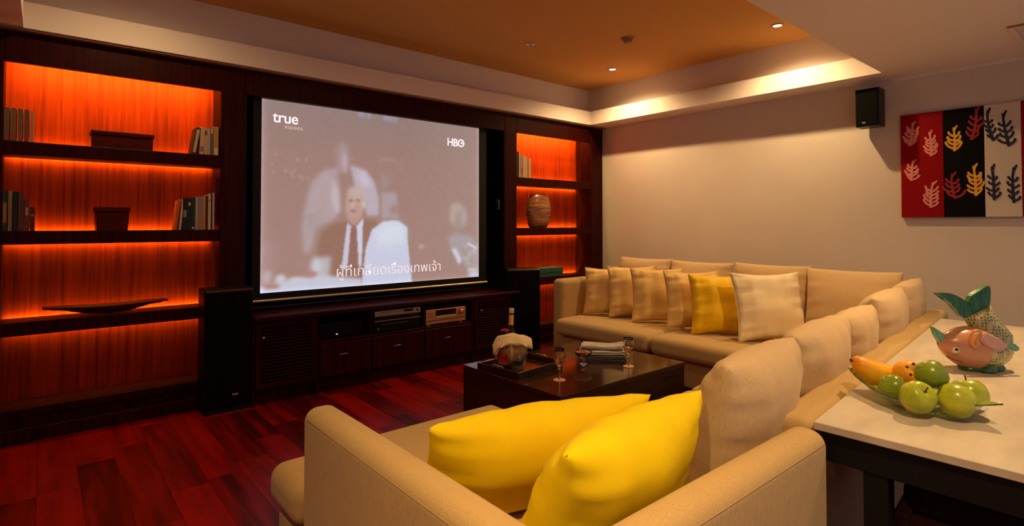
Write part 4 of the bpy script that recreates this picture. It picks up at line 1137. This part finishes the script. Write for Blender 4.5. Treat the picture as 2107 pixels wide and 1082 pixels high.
def shelf_books():
    g = 'books on the wide bookcase'
    # top shelf beside the upright next to the screen
    z = SH[0]; X = [.835, .872, .905, .930, .950, .972, .992]
    specs = [(.030, .195, (.030, .012, .010), 'black book leaning at the end of the upper row by the screen', 9, (.05, .93, (.55, .36, .26))),
             (.026, .200, (.52, .34, .22), 'tan book beside the leaning black one, upper row by the screen', 2, (.1, .3, (.25, .1, .06))),
             (.022, .198, (.48, .30, .22), 'dusty pink book in the upper row by the screen', 0, (.72, .9, (.12, .05, .04))),
             (.017, .196, (.40, .32, .20), 'thin khaki book in the upper row by the screen', 0, None),
             (.020, .206, (.10, .07, .14), 'dark violet book with a cream top in the upper row by the screen', 0, (.78, .97, (.5, .4, .26))),
             (.034, .215, (.42, .22, .03), 'mustard book with a white foot, tallest of the upper row by the screen', 0, (.02, .26, (.6, .5, .4)))]
    x = .840
    for w_, h_, c, lab, ln, sp in specs:
        book(x, z, w_, h_, .15, c, lab, ln, sp, group=g); x += w_ + .0012 + (.020 if ln > 5 else .003 if ln else 0)
    # second shelf
    z = SH[1]; x = .742
    specs = [(.012, .215, (.45, .10, .03), 'thin orange-red book leaning at the outer end of the lower row by the screen', 6, None),
             (.014, .225, (.60, .42, .24), 'cream book leaning beside the orange-red one', 5, None),
             (.030, .232, (.008, .008, .012), 'thick black book with a violet title in the lower row', 0, (.40, .62, (.25, .2, .3))),
             (.024, .234, (.010, .012, .010), 'black book with a pale emblem near the top in the lower row', 0, (.76, .86, (.5, .42, .34))),
             (.024, .238, (.012, .030, .018), 'dark green book with a small white mark at the foot', 0, (.04, .09, (.5, .5, .45))),
             (.018, .242, (.36, .33, .27), 'grey-beige book beside the dark green one', 0, None),
             (.028, .245, (.24, .20, .34), 'lilac book with an orange lower half in the lower row', 0, (.05, .5, (.42, .18, .05))),
             (.018, .250, (.50, .24, .04), 'ochre book between the lilac and the maroon ones', 0, None),
             (.016, .252, (.06, .008, .010), 'thin maroon book beside the pink one', 0, None),
             (.018, .264, (.66, .42, .36), 'pale pink book near the upright by the screen', 0, (.80, .86, (.4, .08, .08))),
             (.008, .268, (.01, .01, .012), 'slim black book between pink and grey ones', 0, None),
             (.014, .276, (.34, .36, .38), 'tall grey book against the upright by the screen', 0, None)]
    for w_, h_, c, lab, ln, sp in specs:
        book(x, z, w_, h_, .15, c, lab, ln, sp, group=g); x += w_ + .0010 + (.009 if ln else 0)
    # far end: top shelf
    z = SH[0]; x = -.178
    for k, (w_, h_, c, sp, lab) in enumerate([(.026, .205, (.16, .09, .05), (.05, .2, (.3, .05, .05)), 'brown binder at the outer end of the top shelf'),
             (.024, .205, (.20, .09, .05), (.05, .25, (.35, .05, .03)), 'brown binder with a red foot on the top shelf'),
             (.022, .203, (.15, .10, .05), (.05, .2, (.3, .1, .08)), 'olive-brown binder on the top shelf'),
             (.022, .203, (.14, .07, .05), (.04, .24, (.35, .03, .06)), 'dark brown binder with a pink foot on the top shelf'),
             (.016, .196, (.50, .20, .08), None, 'orange-tan book ending the row of binders')]):
        book(x, z, w_, h_, .16, c, lab, 0, sp, group=g); x += w_ + .0075
    z = SH[1]; x = -.178
    for k, (w_, h_, c, sp, lab) in enumerate([(.024, .250, (.03, .03, .03), (.2, .7, (.35, .16, .05)), 'black book with an ochre title at the outer end of the second shelf'),
             (.018, .250, (.28, .20, .08), (.1, .6, (.35, .12, .05)), 'khaki book with worn edges on the second shelf'),
             (.022, .245, (.015, .012, .012), None, 'plain black book on the second shelf'),
             (.028, .245, (.10, .035, .025), None, 'thick brown book on the second shelf'),
             (.022, .195, (.14, .03, .02), (.5, .75, (.5, .2, .12)), 'short red-brown book on the second shelf'),
             (.024, .150, (.10, .01, .01), (.6, .7, (.4, .1, .1)), 'smallest dark red book on the second shelf')]):
        book(x, z, w_, h_, .16, c, lab, 0, sp, group=g); x += w_ + .003
    # bookcase by the beige wall
    z = SH[0]; x = 3.986; g2 = 'books on the vase bookcase'
    for k, (w_, h_, c, sp, lab) in enumerate([(.036, .280, (.008, .008, .008), None, 'tall black book against the upright above the vase'),
             (.018, .262, (.50, .40, .26), None, 'cream book next to the tall black one'),
             (.040, .250, (.32, .22, .14), (.1, .45, (.4, .06, .03)), 'brown speckled book in the row above the vase'),
             (.026, .240, (.62, .36, .28), None, 'pale pink book in the row above the vase'),
             (.026, .225, (.52, .36, .22), None, 'tan book in the row above the vase'),
             (.026, .218, (.34, .20, .08), None, 'ochre book near the end of the row above the vase'),
             (.024, .215, (.55, .38, .22), None, 'light tan book ending the row above the vase')]):
        book(x, z, w_, h_, .15, c, lab, 0, sp, group=g2); x += w_ + .003
shelf_books()

def shelf_objects():
    BW = mat('box_wood', (.075, .006, .003), .5, spec=.1, var=.4, vscale=(2, 30, 30))
    t = thing('wooden_box', 'long lidded dark red wooden box on the top shelf', 'box', (.43, YC + .10, SH[0]))
    b = NB(); box(b, -.172, .172, -.07, .07, .0005, .085, .004, 1); obj('body', b, BW, t)
    b = NB(); box(b, -.180, .180, -.078, .078, .0855, .115, .006, 2); obj('lid', b, BW, t)
    t = thing('wooden_box', 'square lidded dark red wooden canister on the second shelf', 'box', (.375, YC + .10, SH[1]))
    b = NB(); prism(b, [(-.085, .0005), (.085, .0005), (.092, .125), (-.092, .125)], -.085, .085, 'y'); obj('body', b, BW, t)
    b = NB(); box(b, -.098, .098, -.092, .092, .1255, .160, .006, 2); obj('lid', b, BW, t)
    # boat tray
    t = thing('wooden_tray', 'long boat-shaped dark wooden tray on the third shelf', 'tray', (.365, YC + .095, SH[2]))
    prof = [(-.315, .060), (-.30, .048), (-.24, .042), (-.17, .022), (-.10, .006), (0, .0), (.10, .006), (.17, .022), (.24, .042), (.30, .048), (.315, .060)]
    V, F = [], []; m_ = 9
    for lay in (0, 1):
        for x, z in prof:
            for j in range(m_):
                v = -1 + 2 * j / (m_ - 1); hw = .085 * (1 - .25 * abs(x / .315) ** 2)
                top = .062; zb = z + (top - z) * abs(v) ** 3 * .85
                V.append((x, v * hw, .0008 + zb + (.007 if lay else 0)))
    n = len(prof); o_ = n * m_; F = grid_faces(n, m_, 0, True) + grid_faces(n, m_, o_)
    for i in range(n - 1):
        for j in (0, m_ - 1):
            a = i * m_ + j; q = (a, a + m_, a + m_ + o_, a + o_); F.append(q if j == 0 else q[::-1])
    for i in (0, n - 1):
        for j in range(m_ - 1):
            a = i * m_ + j; q = (a, a + 1, a + 1 + o_, a + o_); F.append(q[::-1] if i == 0 else q)
    obj('hull', (V, F), BW, t, smooth=True)
    for s in (-1, 1):
        b = NB(); box(b, s * .325 - .02, s * .325 + .02, -.05, .05, .058, .070, .003, 1); obj('end_handle', b, BW, t)
    # round vase
    t = thing('vase', 'round turned wooden vase with wavy amber banding on the middle shelf', 'vase', (4.405, YC + .115, SH[1]))
    vm = mat('vase_wood', (.34, .13, .04), .25, var=.8, vscale=(6, 6, 60), detail=5, col2=(.05, .012, .006), coat=.5)
    b = NB(); lathe(b, [(0, .0008), (.105, .0008), (.118, .012), (.155, .09), (.172, .19), (.170, .25), (.152, .335), (.122, .405), (.112, .412), (.104, .405), (.13, .34), (.15, .25), (.15, .18), (.10, .03), (0, .02)], 48, M=Matrix.Diagonal((1.12, .60, .93, 1)))
    obj('turned_body', b, vm, t, smooth=True)
    b = NB(); lathe(b, [(.106, .404), (.116, .414), (.122, .404)], 40, M=Matrix.Diagonal((1.12, .60, .93, 1))); obj('lip', b, mat('vase_lip', (.05, .014, .008), .35), t, smooth=True)
    # green box
    t = thing('green_box', 'flat teal green box on the third shelf beside the floor speaker', 'box', (4.52, YC + .10, SH[2]))
    gm = mat('teal_card', (.012, .085, .060), .6)
    b = NB(); box(b, -.19, .19, -.085, .085, .0005, .045, .003, 1); obj('body', b, gm, t)
    b = NB(); box(b, -.194, .194, -.089, .089, .0455, .10, .003, 1); obj('lid', b, gm, t)
shelf_objects()
